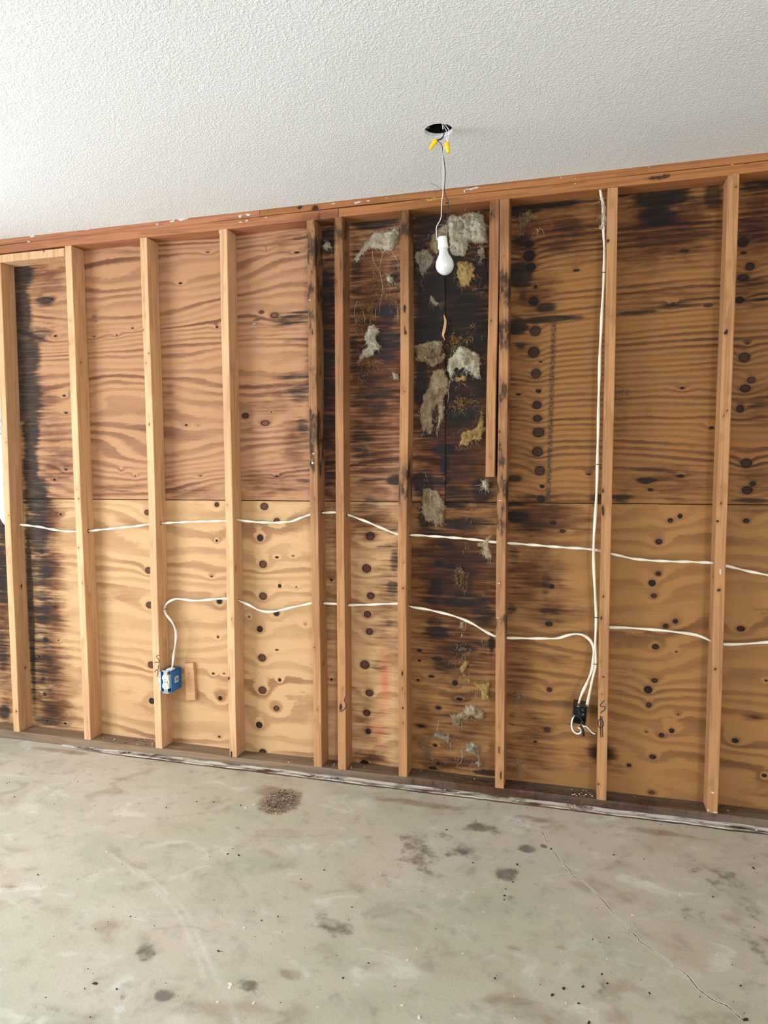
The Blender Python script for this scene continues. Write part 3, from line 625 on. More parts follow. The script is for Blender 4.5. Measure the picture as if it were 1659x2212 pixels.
def ply_panel(x0, x1, z0, z1, mat, knots, label):
    xs = np.linspace(x0, x1, max(2, int((x1 - x0) / 0.005))); zs = np.linspace(z0, z1, max(2, int((z1 - z0) / 0.005)))
    bow = lambda a, b: np.stack([a, DE + 0.0012 * np.sin(a * 5 + b * 3), b], 1)
    me, qd, X, Z = grid_mesh(xs, zs, bow)
    finish_grid(me, qd)
    st = np.zeros((len(X), 4)); st[:, 0] = np.clip(blob_field(X, Z, BLACK), 0, 1.3); st[:, 1] = np.clip(soft_sum(X, Z, BROWN), 0, 1.4)
    st[:, 2] = soft_sum(X, Z, RED)
    strip = [(1197, 690), (1193, 800), (1190, 900), (1187, 1000), (1184, 1082)]
    pts = [(P(a, b).x, P(a, b).z) for a, b in strip]
    st[:, 3] = np.clip(1.6 - seg_dist(X, Z, pts) / 0.009, 0, 1) if z0 > 1 else 0
    set_attr(me, 'stain', 'FLOAT_COLOR', st)
    kn, kb = knot_field(X, Z, knots); set_attr(me, 'knot', 'FLOAT', kn); set_attr(me, 'knot_black', 'FLOAT', kb)
    o = child('plywood_panel', me, mat, wall_back, True); o['label'] = label
    o2 = o.modifiers.new('thickness', 'SOLIDIFY'); o2.thickness = 0.012; o2.offset = -1.0 if me.polygons[0].normal.y < 0 else 1.0
    return o
def X_of(px): return P(px, 1085).x
LOWJ = X_of(876)
ply_panel(-3.55, SEAM_X - 2.44, ZM + 0.0018, 2.535, M['ply_ul'], KNOTS_UP, 'stained upper plywood panel behind the house wrap')
ply_panel(SEAM_X - 2.4385, SEAM_X - 0.0012, ZM + 0.0018, 2.535, M['ply_ul'], KNOTS_UP, 'upper plywood panel with wide pinkish grain and mould at both ends')
ply_panel(SEAM_X + 0.0012, 1.35, ZM + 0.0018, 2.535, M['ply_ur'], KNOTS_UP, 'amber upper plywood panel with rows of dark knots')
ply_panel(-3.55, LOWJ - 0.0012, 0.0, ZM - 0.0018, M['ply_ll'], KNOTS_LOW, 'honey coloured lower plywood panel with columns of round knots')
ply_panel(LOWJ + 0.0012, 1.35, 0.0, ZM - 0.0018, M['ply_lr'], KNOTS_LOW, 'tan lower plywood panel with swirling grain')

# ---- framing lumber
def beam(x_bot, x_top, z0, z1, mat, name='stud', axis='Z', seg=110, stains=(), knots=(), nails=6, seed=0, yoff=0.0, width=W, warp=0.002, label=None, depth=DE):
    """One length of lumber with eased edges, slightly warped; stains and knots lie on its front face (photo pixels)."""
    rd = random.Random(seed)
    b = 0.0032
    y0, y1 = yoff, yoff + depth - 0.0015
    prof = [(0, y0 + b), (b * .3, y0 + b * .3), (b, y0)] + [(width * k / 6, y0) for k in range(1, 6)] + [(width - b, y0), (width - b * .3, y0 + b * .3), (width, y0 + b)] + [(width, y0 + b + (y1 - y0 - b) * k / 5) for k in range(1, 6)] + [(0, y1)] + [(0, y1 - (y1 - y0 - b) * k / 5) for k in range(1, 5)]
    n = len(prof); vs = []; ph = rd.uniform(0, 6.28); ph2 = rd.uniform(0, 6.28)
    for i in range(seg + 1):
        t = i / seg; z = z0 + (z1 - z0) * t; xo = x_bot + (x_top - x_bot) * t
        wx = warp * math.sin(t * 6 + ph) * math.sin(math.pi * t); wy = 0.7 * warp * math.sin(t * 5 + ph2) * math.sin(math.pi * t)
        for (u, v) in prof: vs.append((xo + u + wx, v + wy if v < depth * .5 else v, z))
    fs = []
    for i in range(seg):
        for k in range(n):
            k2 = (k + 1) % n; fs.append((i * n + k, i * n + k2, (i + 1) * n + k2, (i + 1) * n + k))
    fs.append(tuple(range(n))[::-1]); fs.append(tuple(seg * n + k for k in range(n)))
    me = mesh(vs, fs)
    V = np.array(vs); st = np.zeros((len(V), 4)); st[:, 3] = 1
    for (py, ry, s, g) in stains:
        c = P((x_px := (px_of(x_bot + width / 2))), py, 0.0); ez = (P(x_px, py + ry, 0) - c).length
        w_ = np.clip(1.4 - np.abs(V[:, 2] - c.z) / ez, 0, 1); st[:, 0] = np.maximum(st[:, 0], w_ * s); st[:, 1] = np.maximum(st[:, 1], w_ * g)
    set_attr(me, 'stain', 'FLOAT_COLOR', st)
    kn = np.full(len(V), 0.2)
    kl = [(P(kx, ky, 0.0), r * 0.0013, asp) for kx, ky, r, asp in knots]
    for _ in range(nails):
        z = rd.uniform(z0 + .05, z1 - .05); xo = x_bot + (x_top - x_bot) * (z - z0) / (z1 - z0)
        kl.append((Vector((xo + rd.uniform(.2, .8) * width, y0, z)), rd.choice([.0022, .003, .0035]), 1.8))
    front = V[:, 1] < y0 + 0.006
    for c, r, asp in kl:
        d = (np.sqrt(((V[:, 0] - c.x) / r) ** 2 + ((V[:, 2] - c.z) / (r * asp)) ** 2) - 1) * r
        kn = np.where(front, np.minimum(kn, d), kn)
    side = rd.sample(range(4), 2)
    for k in side:
        z = z0 + (z1 - z0) * rd.uniform(.1, .9); yy = rd.uniform(.02, .07); r = rd.uniform(.004, .009)
        d = (np.sqrt(((V[:, 1] - yy) / r) ** 2 + ((V[:, 2] - z) / (r * 1.6)) ** 2) - 1) * r; kn = np.where(V[:, 1] > y0 + 0.008, np.minimum(kn, d), kn)
    set_attr(me, 'knot', 'FLOAT', kn)
    o = child(name, me, mat, wall_back, False)
    if label: o['label'] = label
    return o
def px_of(x, Y=0.0, z=1.2):
    d = Vector((x, Y, z)) - CAM; return IW / 2 + F_PX * d.dot(RGT) / d.dot(FWD)
STUDS = []
def stud(Lt, yt, Lb, yb, mat, label, stains=(), knots=(), zt=ZT, zb=ZS, nails=7, **kw):
    a = P(Lt, yt, 0.0); b = P(Lb, yb, 0.0)
    sl = (a.x - b.x) / (a.z - b.z)
    o = beam(b.x + sl * (zb - b.z), a.x + sl * (zt - a.z), zb, zt, mat, stains=stains, knots=knots, seed=len(STUDS) + 3, label=label, nails=nails, **kw)
    STUDS.append((o, b.x, a.x)); return o
stud(-13, 564, 28.8, 1581, M['stud'], 'sunlit pale stud at the left end of the wall', zt=ZT - 0.046, knots=[(20, 1111, 2, 1.5), (35, 1537, 3, 2)])
stud(139.3, 527.7, 181.7, 1596, M['stud'], 'pale stud second from the house wrap', knots=[(148, 742, 3, 1.6), (170, 1078, 2, 2), (152, 690, 3, 1.5), (178, 1258, 3, 1.5)])
stud(301.4, 511, 335.7, 1614, M['stud'], 'pale stud holding the blue outlet box', knots=[(309, 714, 2.5, 1.6), (322, 900, 2.5, 1.5), (345, 1385, 2, 2)])
stud(473.6, 494, 495.6, 1636, M['stud'], 'smooth pale stud fourth along the wall', knots=[(503, 1350, 5, 1.2), (484, 1083, 3, 2), (494, 1465, 4, 1.5), (500, 1630, 4, 3)])
stud(662, 477, 678, 1657, M['stud_warm'], 'mould-blotched stud of the close pair', stains=[(540, 60, .55, .6), (640, 90, .45, .55), (800, 90, .3, .5), (930, 60, .62, .5), (1000, 40, .5, .4), (1080, 60, .2, .4), (600, 200, .3, .6)], knots=[(675, 717, 4, 2.2), (677, 900, 4, 2)])
stud(721.6, 474, 729.8, 1663, M['stud_warm'], 'greyed stud of the close pair with a curled splinter low down', stains=[(500, 60, .5, .7), (600, 100, .35, .7), (760, 150, .15, .5), (1000, 100, .05, .3)], knots=[(736, 1527, 5, 2.4), (739, 1075, 2.5, 2), (737, 690, 3, 1.4)])
stud(863.4, 455.6, 861, 1681, M['stud_warm'], 'slightly crooked stud with dark end left of the light bulb', stains=[(480, 50, .42, .9), (650, 80, .25, .4), (1040, 60, .5, .5), (1090, 40, .2, .4), (560, 120, .2, .5)], knots=[(874, 667, 5, 2.4), (874, 705, 4, 1.8), (876, 720, 4, 1.2), (873, 1212, 5, 1.1), (869, 1455, 3, 3), (869, 1490, 3, 2)], warp=0.006)
a8 = P(1057.8, 438, 0); b8 = P(1048.5, 1030, 0)
stud(1057.8, 438, 1048.5, 1030, M['stud_warm'], 'short cut-off stud scabbed beside a full stud', zb=b8.z, stains=[(455, 40, .4, .8), (560, 120, .12, .5)], nails=3)
stud(1079.5, 435, 1068.8, 1702, M['stud_warm'], 'full stud with black mould blotches beside the cut-off stud', stains=[(480, 60, .15, .6), (620, 50, .6, .7), (720, 50, .55, .6), (860, 50, .45, .5), (980, 60, .35, .4), (1070, 60, .55, .5), (1140, 30, .4, .4), (1350, 24, .5, .4), (1260, 200, .1, .2)], knots=[(1083, 610, 4, 1), (1079, 930, 4, 1.6), (1082, 1262, 3, 2.4), (1080, 1475, 3, 1.6), (1078, 1620, 3, 3.6), (1082, 1675, 3, 4)])
stud(1312.7, 403, 1288.7, 1728.8, M['stud_warm'], 'stud marked with a drawn S and outlet symbol', knots=[(1313, 520, 5, 1), (1306, 662, 2.5, 1.3), (1310, 748, 4, .8), (1302, 1058, 5, 1.6), (1302, 1094, 5, 1.6), (1303, 1112, 3, 2), (1299, 1334, 3, 2.2), (1300, 1503, 6, 1), (1293, 1695, 4, 1)])
stud(1573.5, 373, 1527.5, 1755, M['stud_warm'], 'stud with a white paint smear at the right end', knots=[(1568, 720, 5, 1.1), (1557, 1057, 3, 2), (1566, 1057, 3, 2), (1558, 1085, 3, 2.4), (1553, 1275, 5, 1), (1545, 1444, 4, 1.1), (1590, 405, 3, 1.2), (1550, 1127, 4, 1.1), (1575, 570, 2, 2), (1572, 700, 2, 2)])
xs_ = X_of(1750)
beam(P(1822, 1000, 0).x, P(1835, 1000, 0).x, ZS, ZT, M['stud_warm'], seed=40, label='stud beyond the paint-smeared one')
beam(-3.26, -3.26, ZS, ZT - 0.046, M['stud'], seed=41, label='stud beyond the sunlit end stud')

def hboard(name, x0, x1, z0, z1, mat, label, y0=0.0, seed=1, seg=120, jit=0.0012, y1=DE - 0.0015, stains=(), knots=()):
    rd = random.Random(seed); b = 0.003
    prof = [(y1, z0), (y0 + b, z0), (y0 + b * .3, z0 + b * .3), (y0, z0 + b), (y0, (z0 + z1) / 2), (y0, z1 - b), (y0 + b * .3, z1 - b * .3), (y0 + b, z1), (y1, z1)]
    n = len(prof); vs = []; fs = []
    ph = [rd.uniform(0, 6.3) for _ in range(3)]
    for i in range(seg + 1):
        x = x0 + (x1 - x0) * i / seg
        dz = jit * math.sin(x * 3 + ph[0]) + jit * .5 * math.sin(x * 11 + ph[1]); dy = jit * math.sin(x * 4 + ph[2])
        for y, z in prof: vs.append((x, y + (dy if y < y1 else 0), z + dz))
    for i in range(seg):
        for k in range(n):
            k2 = (k + 1) % n; fs.append((i * n + k, (i + 1) * n + k, (i + 1) * n + k2, i * n + k2))
    fs.append(tuple(range(n))); fs.append(tuple(seg * n + k for k in range(n))[::-1])
    me = mesh(vs, fs); V = np.array(vs); st = np.zeros((len(V), 4)); st[:, 3] = 1
    st[:, 0] = blob_field(V[:, 0], V[:, 2], [(a, b_, c, d, e) for a, b_, c, d, e, f in stains], y0); st[:, 1] = blob_field(V[:, 0], V[:, 2], [(a, b_, c, d, f) for a, b_, c, d, e, f in stains], y0)
    set_attr(me, 'stain', 'FLOAT_COLOR', st)
    kn = np.full(len(V), .2)
    for kx, ky, r, asp in knots:
        c = P(kx, ky, y0); d = (np.sqrt(((V[:, 0] - c.x) / (r * .0019 * asp)) ** 2 + ((V[:, 2] - c.z) / (r * .0019)) ** 2) - 1) * r * .0019; kn = np.minimum(kn, np.where(V[:, 1] < y0 + .004, d, .2))
    set_attr(me, 'knot', 'FLOAT', kn)
    o = child(name, me, mat, wall_back); o['label'] = label; return o
JX = P(731, 465, 0).x
hboard('top_plate', -3.55, JX - 0.0015, ZT, ZT + 0.038, M['plate'], 'reddish lower top plate ending at the joint', seed=3, seg=240, stains=[(690, 470, 60, 14, .25, .8)])
hboard('top_plate', JX + 0.0015, 1.35, ZT + 0.0005, ZT + 0.0365, M['plate_warm'], 'amber lower top plate starting at the joint', seed=4, seg=240, stains=[(1000, 440, 200, 10, .0, .4), (1420, 383, 24, 4, 1, .5)], knots=[(1613, 350, 3, 1.6)])
hboard('top_plate', -3.55, P(560, 455, 0).x, ZT + 0.0388, ZT + 0.076, M['plate'], 'upper top plate above the pale studs', seed=5, y0=0.001, seg=200)
hboard('top_plate', P(560, 455, 0).x + .002, 1.35, ZT + 0.0392, ZT + 0.076, M['plate_warm'], 'upper top plate above the stained bays', seed=6, y0=0.002, seg=200, knots=[(648, 449, 4, 1.6), (681, 449, 5, 2), (943, 419, 2, 1)])
hboard('header_block', -3.3, P(139, 530, 0).x - 0.002, ZT - 0.045, ZT - 0.0075, M['stud'], 'short pale block over the end bay', seed=8, seg=40, knots=[(94, 543, 4, 1)])
hboard('sill_plate', -3.55, 1.35, 0.0, ZS, M['sill'], 'weathered bottom plate lying on the slab', seed=9, seg=300, jit=0.0018, stains=[(1200, 1735, 500, 30, .4, 1.3), (860, 1690, 100, 20, .1, .6)])
# dusty strip lying along the foot of the bottom plate
s0 = PZ(122, 1617).x
def strip_mesh():
    vs = []; fs = []; n = 300; rd = random.Random(5)
    for i in range(n + 1):
        x = s0 + (1.35 - s0) * i / n
        e = 0.006 * mnoise.noise(Vector((x * 6, 1, 2))) + 0.003 * mnoise.noise(Vector((x * 30, 4, 2)))
        k = min(1, (x - s0) / 0.5 + .15)
        h = (0.008 + 0.003 * mnoise.noise(Vector((x * 9, 7, 1)))) * k
        y = -0.040 * (0.45 + 0.55 * k) + e
        vs += [(x, -0.002, 0.0), (x, -0.002, h + .003), (x, -0.018, h * .85), (x, y + .004, h), (x, y, h * .7), (x, y, 0.0)]
    for i in range(n):
        for k in range(6):
            k2 = (k + 1) % 6; fs.append((i * 6 + k, i * 6 + k2, (i + 1) * 6 + k2, (i + 1) * 6 + k))
    fs.append((5, 4, 3, 2, 1, 0)); fs.append(tuple(n * 6 + k for k in range(6))); return mesh(vs, fs)
tr = link('trim_1', strip_mesh(), M['strip']); tag(tr, 'thin dusty wood strip along the foot of the wall', kind='structure')

# ---- plaster smears left on the framing, and marks on the wood
def flat_patch(px, py, rx, ry, Y, thick, seed, n=22, jag=0.72, ang=0.0):
    rd = random.Random(seed); c = P(px, py, Y); m = mpp(px, py, Y); pts = []
    for i in range(n):
        a = 2 * math.pi * i / n; k = 1 - jag * rd.random(); u, v = rx * m[0] * k * math.cos(a), ry * m[1] * k * math.sin(a)
        pts.append((c.x + u * math.cos(ang) - v * math.sin(ang), c.z + u * math.sin(ang) + v * math.cos(ang)))
    vs = [(x, Y - thick * .35, z) for x, z in pts] + [(x, Y + 0.0004, z) for x, z in pts] + [(c.x, Y - thick, c.z)]
    fs = []
    for i in range(n):
        j = (i + 1) % n; fs += [(i, j, 2 * n), (j, i, n + i, n + j)]
    return mesh(vs, fs)
for i, (px, py, rx, ry) in enumerate([(70, 511, 10, 5), (62, 522, 5, 3), (88, 507, 6, 2), (165, 498, 6, 2), (188, 496, 6, 2), (340, 484, 4, 5), (372, 478, 12, 4), (395, 474, 16, 5), (460, 462, 10, 4), (519, 467, 7, 6), (536, 464, 10, 5), (520, 480, 6, 3), (533, 477, 6, 3), (575, 470, 5, 2), (720, 440, 8, 3), (773, 437, 14, 5), (795, 434, 6, 3), (836, 428, 3, 2), (475, 502, 4, 7), (1004, 413, 3, 6), (1018, 408, 20, 4), (1030, 405, 10, 4), (1212, 384, 3, 3), (1243, 397, 3, 3), (1243, 386, 3, 3), (1322, 386, 2, 3), (1402, 360, 2, 6), (1440, 350, 14, 3), (1490, 345, 10, 3), (1560, 363, 14, 6), (1580, 360, 14, 8), (1586, 378, 7, 8), (1323, 413, 9, 15), (1556, 1234, 5, 12), (1540, 1712, 6, 4), (1558, 1058, 2, 3), (1080, 1081, 9, 2), (1545, 1755, 8, 3), (1078, 1260, 3, 3), (1530, 1750, 4, 4), (1075, 1335, 5, 2), (669, 648, 3, 3), (677, 980, 3, 4), (675, 1000, 4, 5)]):
    Yp = 0.0 if py > 500 or px < 730 else 0.002
    child('plaster_smear', flat_patch(px, py, rx * .8, ry * .75, Yp - 0.0005, 0.0016, i), M['plaster'], wall_back)

def stroke(pts, Y=-0.0006, r=0.0012, flat=0.0004):
    return tube([P(x, y, Y) for x, y in pts], flat, r, 6, 0, 6)
def circle_px(cx, cy, rx, ry, n=14): return [(cx + rx * math.cos(6.2832 * i / n), cy + ry * math.sin(6.2832 * i / n)) for i in range(n + 1)]
s10 = STUDS[9][0]; s3 = STUDS[2][0]
def mark(parent, pts, r=0.0019, Y=-0.0012):
    c = child('marker_line', stroke(pts, Y, r), M['ink'], parent); return c
mark(s10, [(1305, 1513), (1297, 1523), (1299, 1526), (1307, 1527), (1305, 1534), (1297, 1540)])
mark(s10, circle_px(1297.5, 1563, 6, 9.5))
mark(s10, [(1297.5, 1546), (1297.2, 1570), (1298, 1593)]); mark(s10, [(1300.5, 1548), (1300.6, 1570), (1302.2, 1593)])
mark(s10, [(1301, 1463), (1303.5, 1461), (1305, 1464)])
mark(s3, [(344, 1415), (338, 1418), (343, 1425), (344, 1430), (334, 1431)])
mark(s3, [(334.5, 1452), (336, 1448), (340, 1447), (341, 1452), (339, 1462)])
mark(s3, [(342, 1437), (342, 1446)])
stud6 = STUDS[5][0]
mark(stud6, [(746, 1505), (744, 1514), (748, 1522), (745, 1530), (738, 1536), (733, 1535)], 0.002)
# faded inspection stamp on the amber panel, printed upside down
def text_mesh(body, size, loc, rot, name, mat, parent, mirror=False):
    cu = bpy.data.curves.new(name, 'FONT'); cu.body = body; cu.size = size; cu.extrude = 0.0002; cu.align_x = 'CENTER'
    tmp = bpy.data.objects.new('tmp_text', cu); COL.objects.link(tmp)
    bpy.context.view_layer.update()
    me = bpy.data.meshes.new_from_object(tmp.evaluated_get(bpy.context.evaluated_depsgraph_get()))
    bpy.data.objects.remove(tmp)
    me.transform(Matrix.Translation(loc) @ Matrix.Rotation(rot, 4, 'Y') @ Matrix.Rotation(math.pi / 2, 4, 'X'))
    return child(name, me, mat, parent)
panel_ur = [o for o in wall_back.children if o.name.startswith('plywood_panel')][2]
text_mesh('32/16', 0.034, P(1338, 843, DE - 0.0016), math.pi - 0.06, 'stamp_text', M['stamp'], panel_ur)
for q_, (a, b) in enumerate([((1326, 862), (1352, 868)), ((1330, 873), (1350, 876)), ((1328, 832), (1345, 838))]):
    child('stamp_line', stroke([a, ((a[0] + b[0]) / 2, (a[1] + b[1]) / 2), b], DE - 0.0016, 0.0014), M['stamp'], panel_ur)

# ================================================================== THINGS
# ---- house wrap hanging in the bay beyond the end stud
def house_wrap():
    xs = np.linspace(-3.205, P(13, 1000, 0.085).x, 26); z_top = P(0, 540, .08).z
    vs = []; fs = []; nz = 60
    for j in range(nz + 1):
        for i, x in enumerate(xs):
            zb = P(0, 1086, .08).z - 0.03 * (i / 25) - 0.35 * max(0, (i - 19) / 25) + 0.01 * math.sin(i)
            z = z_top + (zb - z_top) * j / nz
            vs.append((x, 0.066 + 0.008 * mnoise.noise(Vector((x * 9, z * 4, 3))), z))
    n = len(xs)
    for j in range(nz):
        for i in range(n - 1): fs.append((j * n + i, (j + 1) * n + i, (j + 1) * n + i + 1, j * n + i + 1))
    o = link('house_wrap', mesh(vs, fs), M['wrap'], smooth=True)
    o.modifiers.new('t', 'SOLIDIFY').thickness = 0.0008
    tag(o, 'white house wrap sheet with blue print at the left edge', 'house wrap'); return o
hw = house_wrap()
for body, px, py, sz in (('1', 1, 884, .022), ('W', -3, 914, .03), ('O', 3, 938, .05)):
    text_mesh(body, sz, P(px, py, 0.057), 0.05, 'printed_letter', M['blue_ink'], hw)

# ---- cables
def cable(name, label, pts, Y, ra=0.0062, rb=0.0040, twist=38.0):
    v = [P(p[0], p[1], p[2] if len(p) > 2 else Y) for p in pts]
    o = link(name, tube(v, ra, rb, 10, twist, 10), M['cable'], smooth=True)
    tag(o, label, 'cable', 'white electrical cables on the stud wall'); return o
UP = [(44, 1133), (60, 1135), (85, 1138), (110, 1143), (140, 1147.5), (165, 1148), (195, 1146.5), (240, 1142), (290, 1137), (325, 1132), (352, 1130), (420, 1127), (483, 1125), (512, 1123), (545, 1127), (590, 1129), (625, 1127), (650, 1119), (672, 1111), (695, 1108), (715, 1107), (735, 1108), (760, 1115), (800, 1130), (840, 1147), (866, 1155), (897, 1156), (960, 1160), (1020, 1165), (1068, 1171), (1095, 1173), (1150, 1177), (1210, 1182), (1280, 1187), (1320, 1196), (1370, 1207), (1430, 1212), (1500, 1214), (1535, 1216), (1568, 1222), (1600, 1230), (1665, 1243), (1760, 1252), (1840, 1256)]
up_cable = cable('electrical_cable', 'upper white cable crossing the whole wall through every stud', UP, 0.045)
LOW = [(371.5, 1447, .03), (374, 1425, .03), (379, 1390, .03), (380, 1365, .03), (373, 1346, .033), (359, 1327, .035), (355.5, 1314, .036), (362, 1302, .038), (378, 1294.5, .04), (395, 1294.5, .043), (420, 1297.5), (450, 1295.5), (488, 1293), (514, 1297), (540, 1308), (560, 1318), (585, 1322), (610, 1317), (650, 1308), (676, 1303), (700, 1303), (732, 1305), (757, 1307), (800, 1306), (862, 1304), (890, 1311), (930, 1318), (985, 1332), (1020, 1347), (1066, 1373), (1093, 1377.5), (1150, 1379), (1200, 1379), (1225, 1373), (1245, 1369.5), (1262, 1373, .04), (1276, 1385, .035), (1282, 1402, .03), (1281.5, 1425, .026), (1278, 1448, .024), (1268, 1475, .022), (1256, 1500, .02), (1248.5, 1526, .02)]
cable('electrical_cable', 'lower white cable from the blue outlet box to the black box', LOW, 0.045, twist=30)
VERT = [(1296, 408, .02), (1299, 425, .024), (1303, 445, .026), (1303.5, 500, .028), (1306, 545, .03), (1303.5, 620, .03), (1299, 700, .03), (1295.5, 780, .03), (1293, 880, .03), (1291, 980, .03), (1288, 1080, .03), (1283, 1160, .03), (1282.5, 1220, .03), (1286, 1290, .03), (1288, 1330, .03), (1286, 1390, .03), (1287, 1430, .028), (1281, 1460, .024), (1275, 1490, .021), (1267.5, 1526, .02)]
cable('electrical_cable', 'vertical white cable dropping beside the marked stud to the black box', VERT, 0.03, 0.0064, 0.005, 16)
LOW2 = [(1296, 1352), (1318, 1355), (1370, 1357), (1440, 1363), (1500, 1371), (1535, 1384), (1552, 1390), (1568, 1391.5), (1600, 1391.5), (1665, 1387), (1760, 1386), (1840, 1388)]
cable('electrical_cable', 'lower white cable right of the marked stud', LOW2, 0.045, twist=22)
# staples that hold the vertical cable
for i, (px, py, lb) in enumerate([(1304, 590, 'dark staple over the vertical cable near its top'), (1293, 1004, 'dark staple over the vertical cable at mid height'), (1288, 1334, 'dark staple over the vertical cable between the two lower cables'), (1284.5, 1434, 'dark staple clamping both cables above the black box')]):
    c = P(px, py, .03)
    o = link('cable_staple', tube([c + Vector((.012, .006, 0)), c + Vector((.006, -.008, 0.001)), c + Vector((-.004, -.0085, .001)), c + Vector((-.009, -.003, .002))], .0014, n=5), M['black_wire']); tag(o, lb, 'staple', 'cable staples')
c = P(357, 1316, .03); o = link('cable_staple', tube([c + Vector((-.009, .004, 0)), c + Vector((-.004, -.003, 0)), c + Vector((.006, -.003, .002)), c + Vector((.009, .005, .002))], .0014, n=5), M['black_wire']); tag(o, 'dark staple on the cable bend above the blue outlet box', 'staple', 'cable staples')
# drilled holes show dark where a cable leaves a stud's side
for line_, lo in ((UP, 0), (LOW[10:35], 3)):
    pts_ = [P(p[0], p[1], .045) for p in line_]
    for k_, (so, xb, xt) in enumerate(STUDS):
        if k_ == 7 or k_ < lo: continue
        for a_, b_ in zip(pts_[:-1], pts_[1:]):
            zz = (a_.z + b_.z) / 2; xr_ = xb + (xt - xb) * (zz - ZS) / (ZT - ZS) + W
            if a_.x <= xr_ < b_.x:
                z_ = a_.z + (b_.z - a_.z) * (xr_ - a_.x) / (b_.x - a_.x)
                child('cable_hole', lathe([(0, 0), (.0002, .0095), (.0012, .0085), (.0014, 0)], Vector((xr_ - .0003, .045, z_)), (1, 0, 0), 12), M['dark'], so)
# ---- blue outlet box on the third stud
def outlet_box():
    xr = P(349.6, 1470, 0).x + 0.0016; zt_, zb_ = P(349, 1450, -.012).z, P(349, 1494, -.012).z
    x0, x1, y0, y1 = xr, xr + .058, -.012, .074; w = .0028
    e = empty('outlet_box', (x0 + .03, 0.03, zb_)); tag(e, 'blue plastic electrical box with an ivory duplex receptacle, nailed to a stud', 'outlet')
    bm = bmesh.new()
    for p in [(x0, x0 + w, y0, y1, zb_, zt_), (x1 - w, x1, y0, y1, zb_, zt_), (x0, x1, y0, y1, zb_, zb_ + w), (x0, x1, y0, y1, zt_ - w, zt_), (x0, x1, y1 - w, y1, zb_, zt_)]:
        m_ = from_bm(box_bm(*p, .0008)); bm.from_mesh(m_); bpy.data.meshes.remove(m_)
    child('box_body', from_bm(bm), M['blue'], e)
    cx = (x0 + x1) / 2; cz = (zt_ + zb_) / 2; h = (zt_ - zb_)
    child('metal_yoke', box(cx - .011, cx + .011, y0 - .003, y0 - .0015, zb_ - .006, zt_ + .006, .0005), M['steel'], e)
    rc = child('receptacle', box(cx - .0165, cx + .0165, y0 - .001, y0 + .028, cz - .034, cz + .034, .003, 2), M['ivory'], e)
    for s in (-1, 1):
        zc = cz + s * .0195
        prof = []
        bm = bmesh.new(); n = 24; ring = []
        for i in range(n):
            a = 2 * math.pi * i / n; x_ = .0172 * math.cos(a); z_ = max(-.0145, min(.0145, .0172 * math.sin(a))); ring.append((cx + x_, zc + z_))
        vf = [bm.verts.new((x_, y0 - .006, z_)) for x_, z_ in ring]; vb = [bm.verts.new((x_, y0 + .002, z_)) for x_, z_ in ring]
        bm.faces.new(vf); [bm.faces.new((vf[i], vb[i], vb[(i + 1) % n], vf[(i + 1) % n])) for i in range(n)]
        bmesh.ops.recalc_face_normals(bm, faces=bm.faces)
        fc = child('receptacle_face', from_bm(bm), M['ivory'], rc)
    for s in (-1, 1):
        zc = cz + s * .0195
        for dx, dz, hw_, hh in ((-.0062, .003, .001, .0042), (.0062, .003, .001, .0034), (0, -.007, .0022, .0022)):
            child('slot', box(cx + dx - hw_, cx + dx + hw_, y0 - .0065, y0 - .0045, zc + dz - hh, zc + dz + hh), M['dark'], rc)
    for s in (-1, 1):
        child('mounting_ear', box(cx - .017, cx + .017, y0 - .0042, y0 - .0026, (zt_ if s > 0 else zb_) + s * .003 - .004, (zt_ if s > 0 else zb_) + s * .003 + .004, .001), M['steel'], e)
    child('stud_flange', box(x0 - .016, x0 - .0005, y0 + .0065, y0 + .0105, cz - .012, cz + .014, .003, 2), M['white_wire'], e)
    child('box_rim', box(x0 - .003, x0, y0 - .001, y0 + .012, zb_ + .004, zt_ - .004, .0005), M['white_wire'], e)
    lb = child('label_sticker', box(x1, x1 + .0006, .018, .048, cz - .012, cz + .016), M['sticker'], e)
    child('sticker_print', box(x1 + .0006, x1 + .0009, .022, .044, cz - .008, cz + .012), M['sticker_ink'], e)
    child('cable_clamp', box(x0 + .018, x1 - .010, .005, .04, zt_ - .001, zt_ + .006, .002), M['porcelain'], e)
    return e
outlet_box()

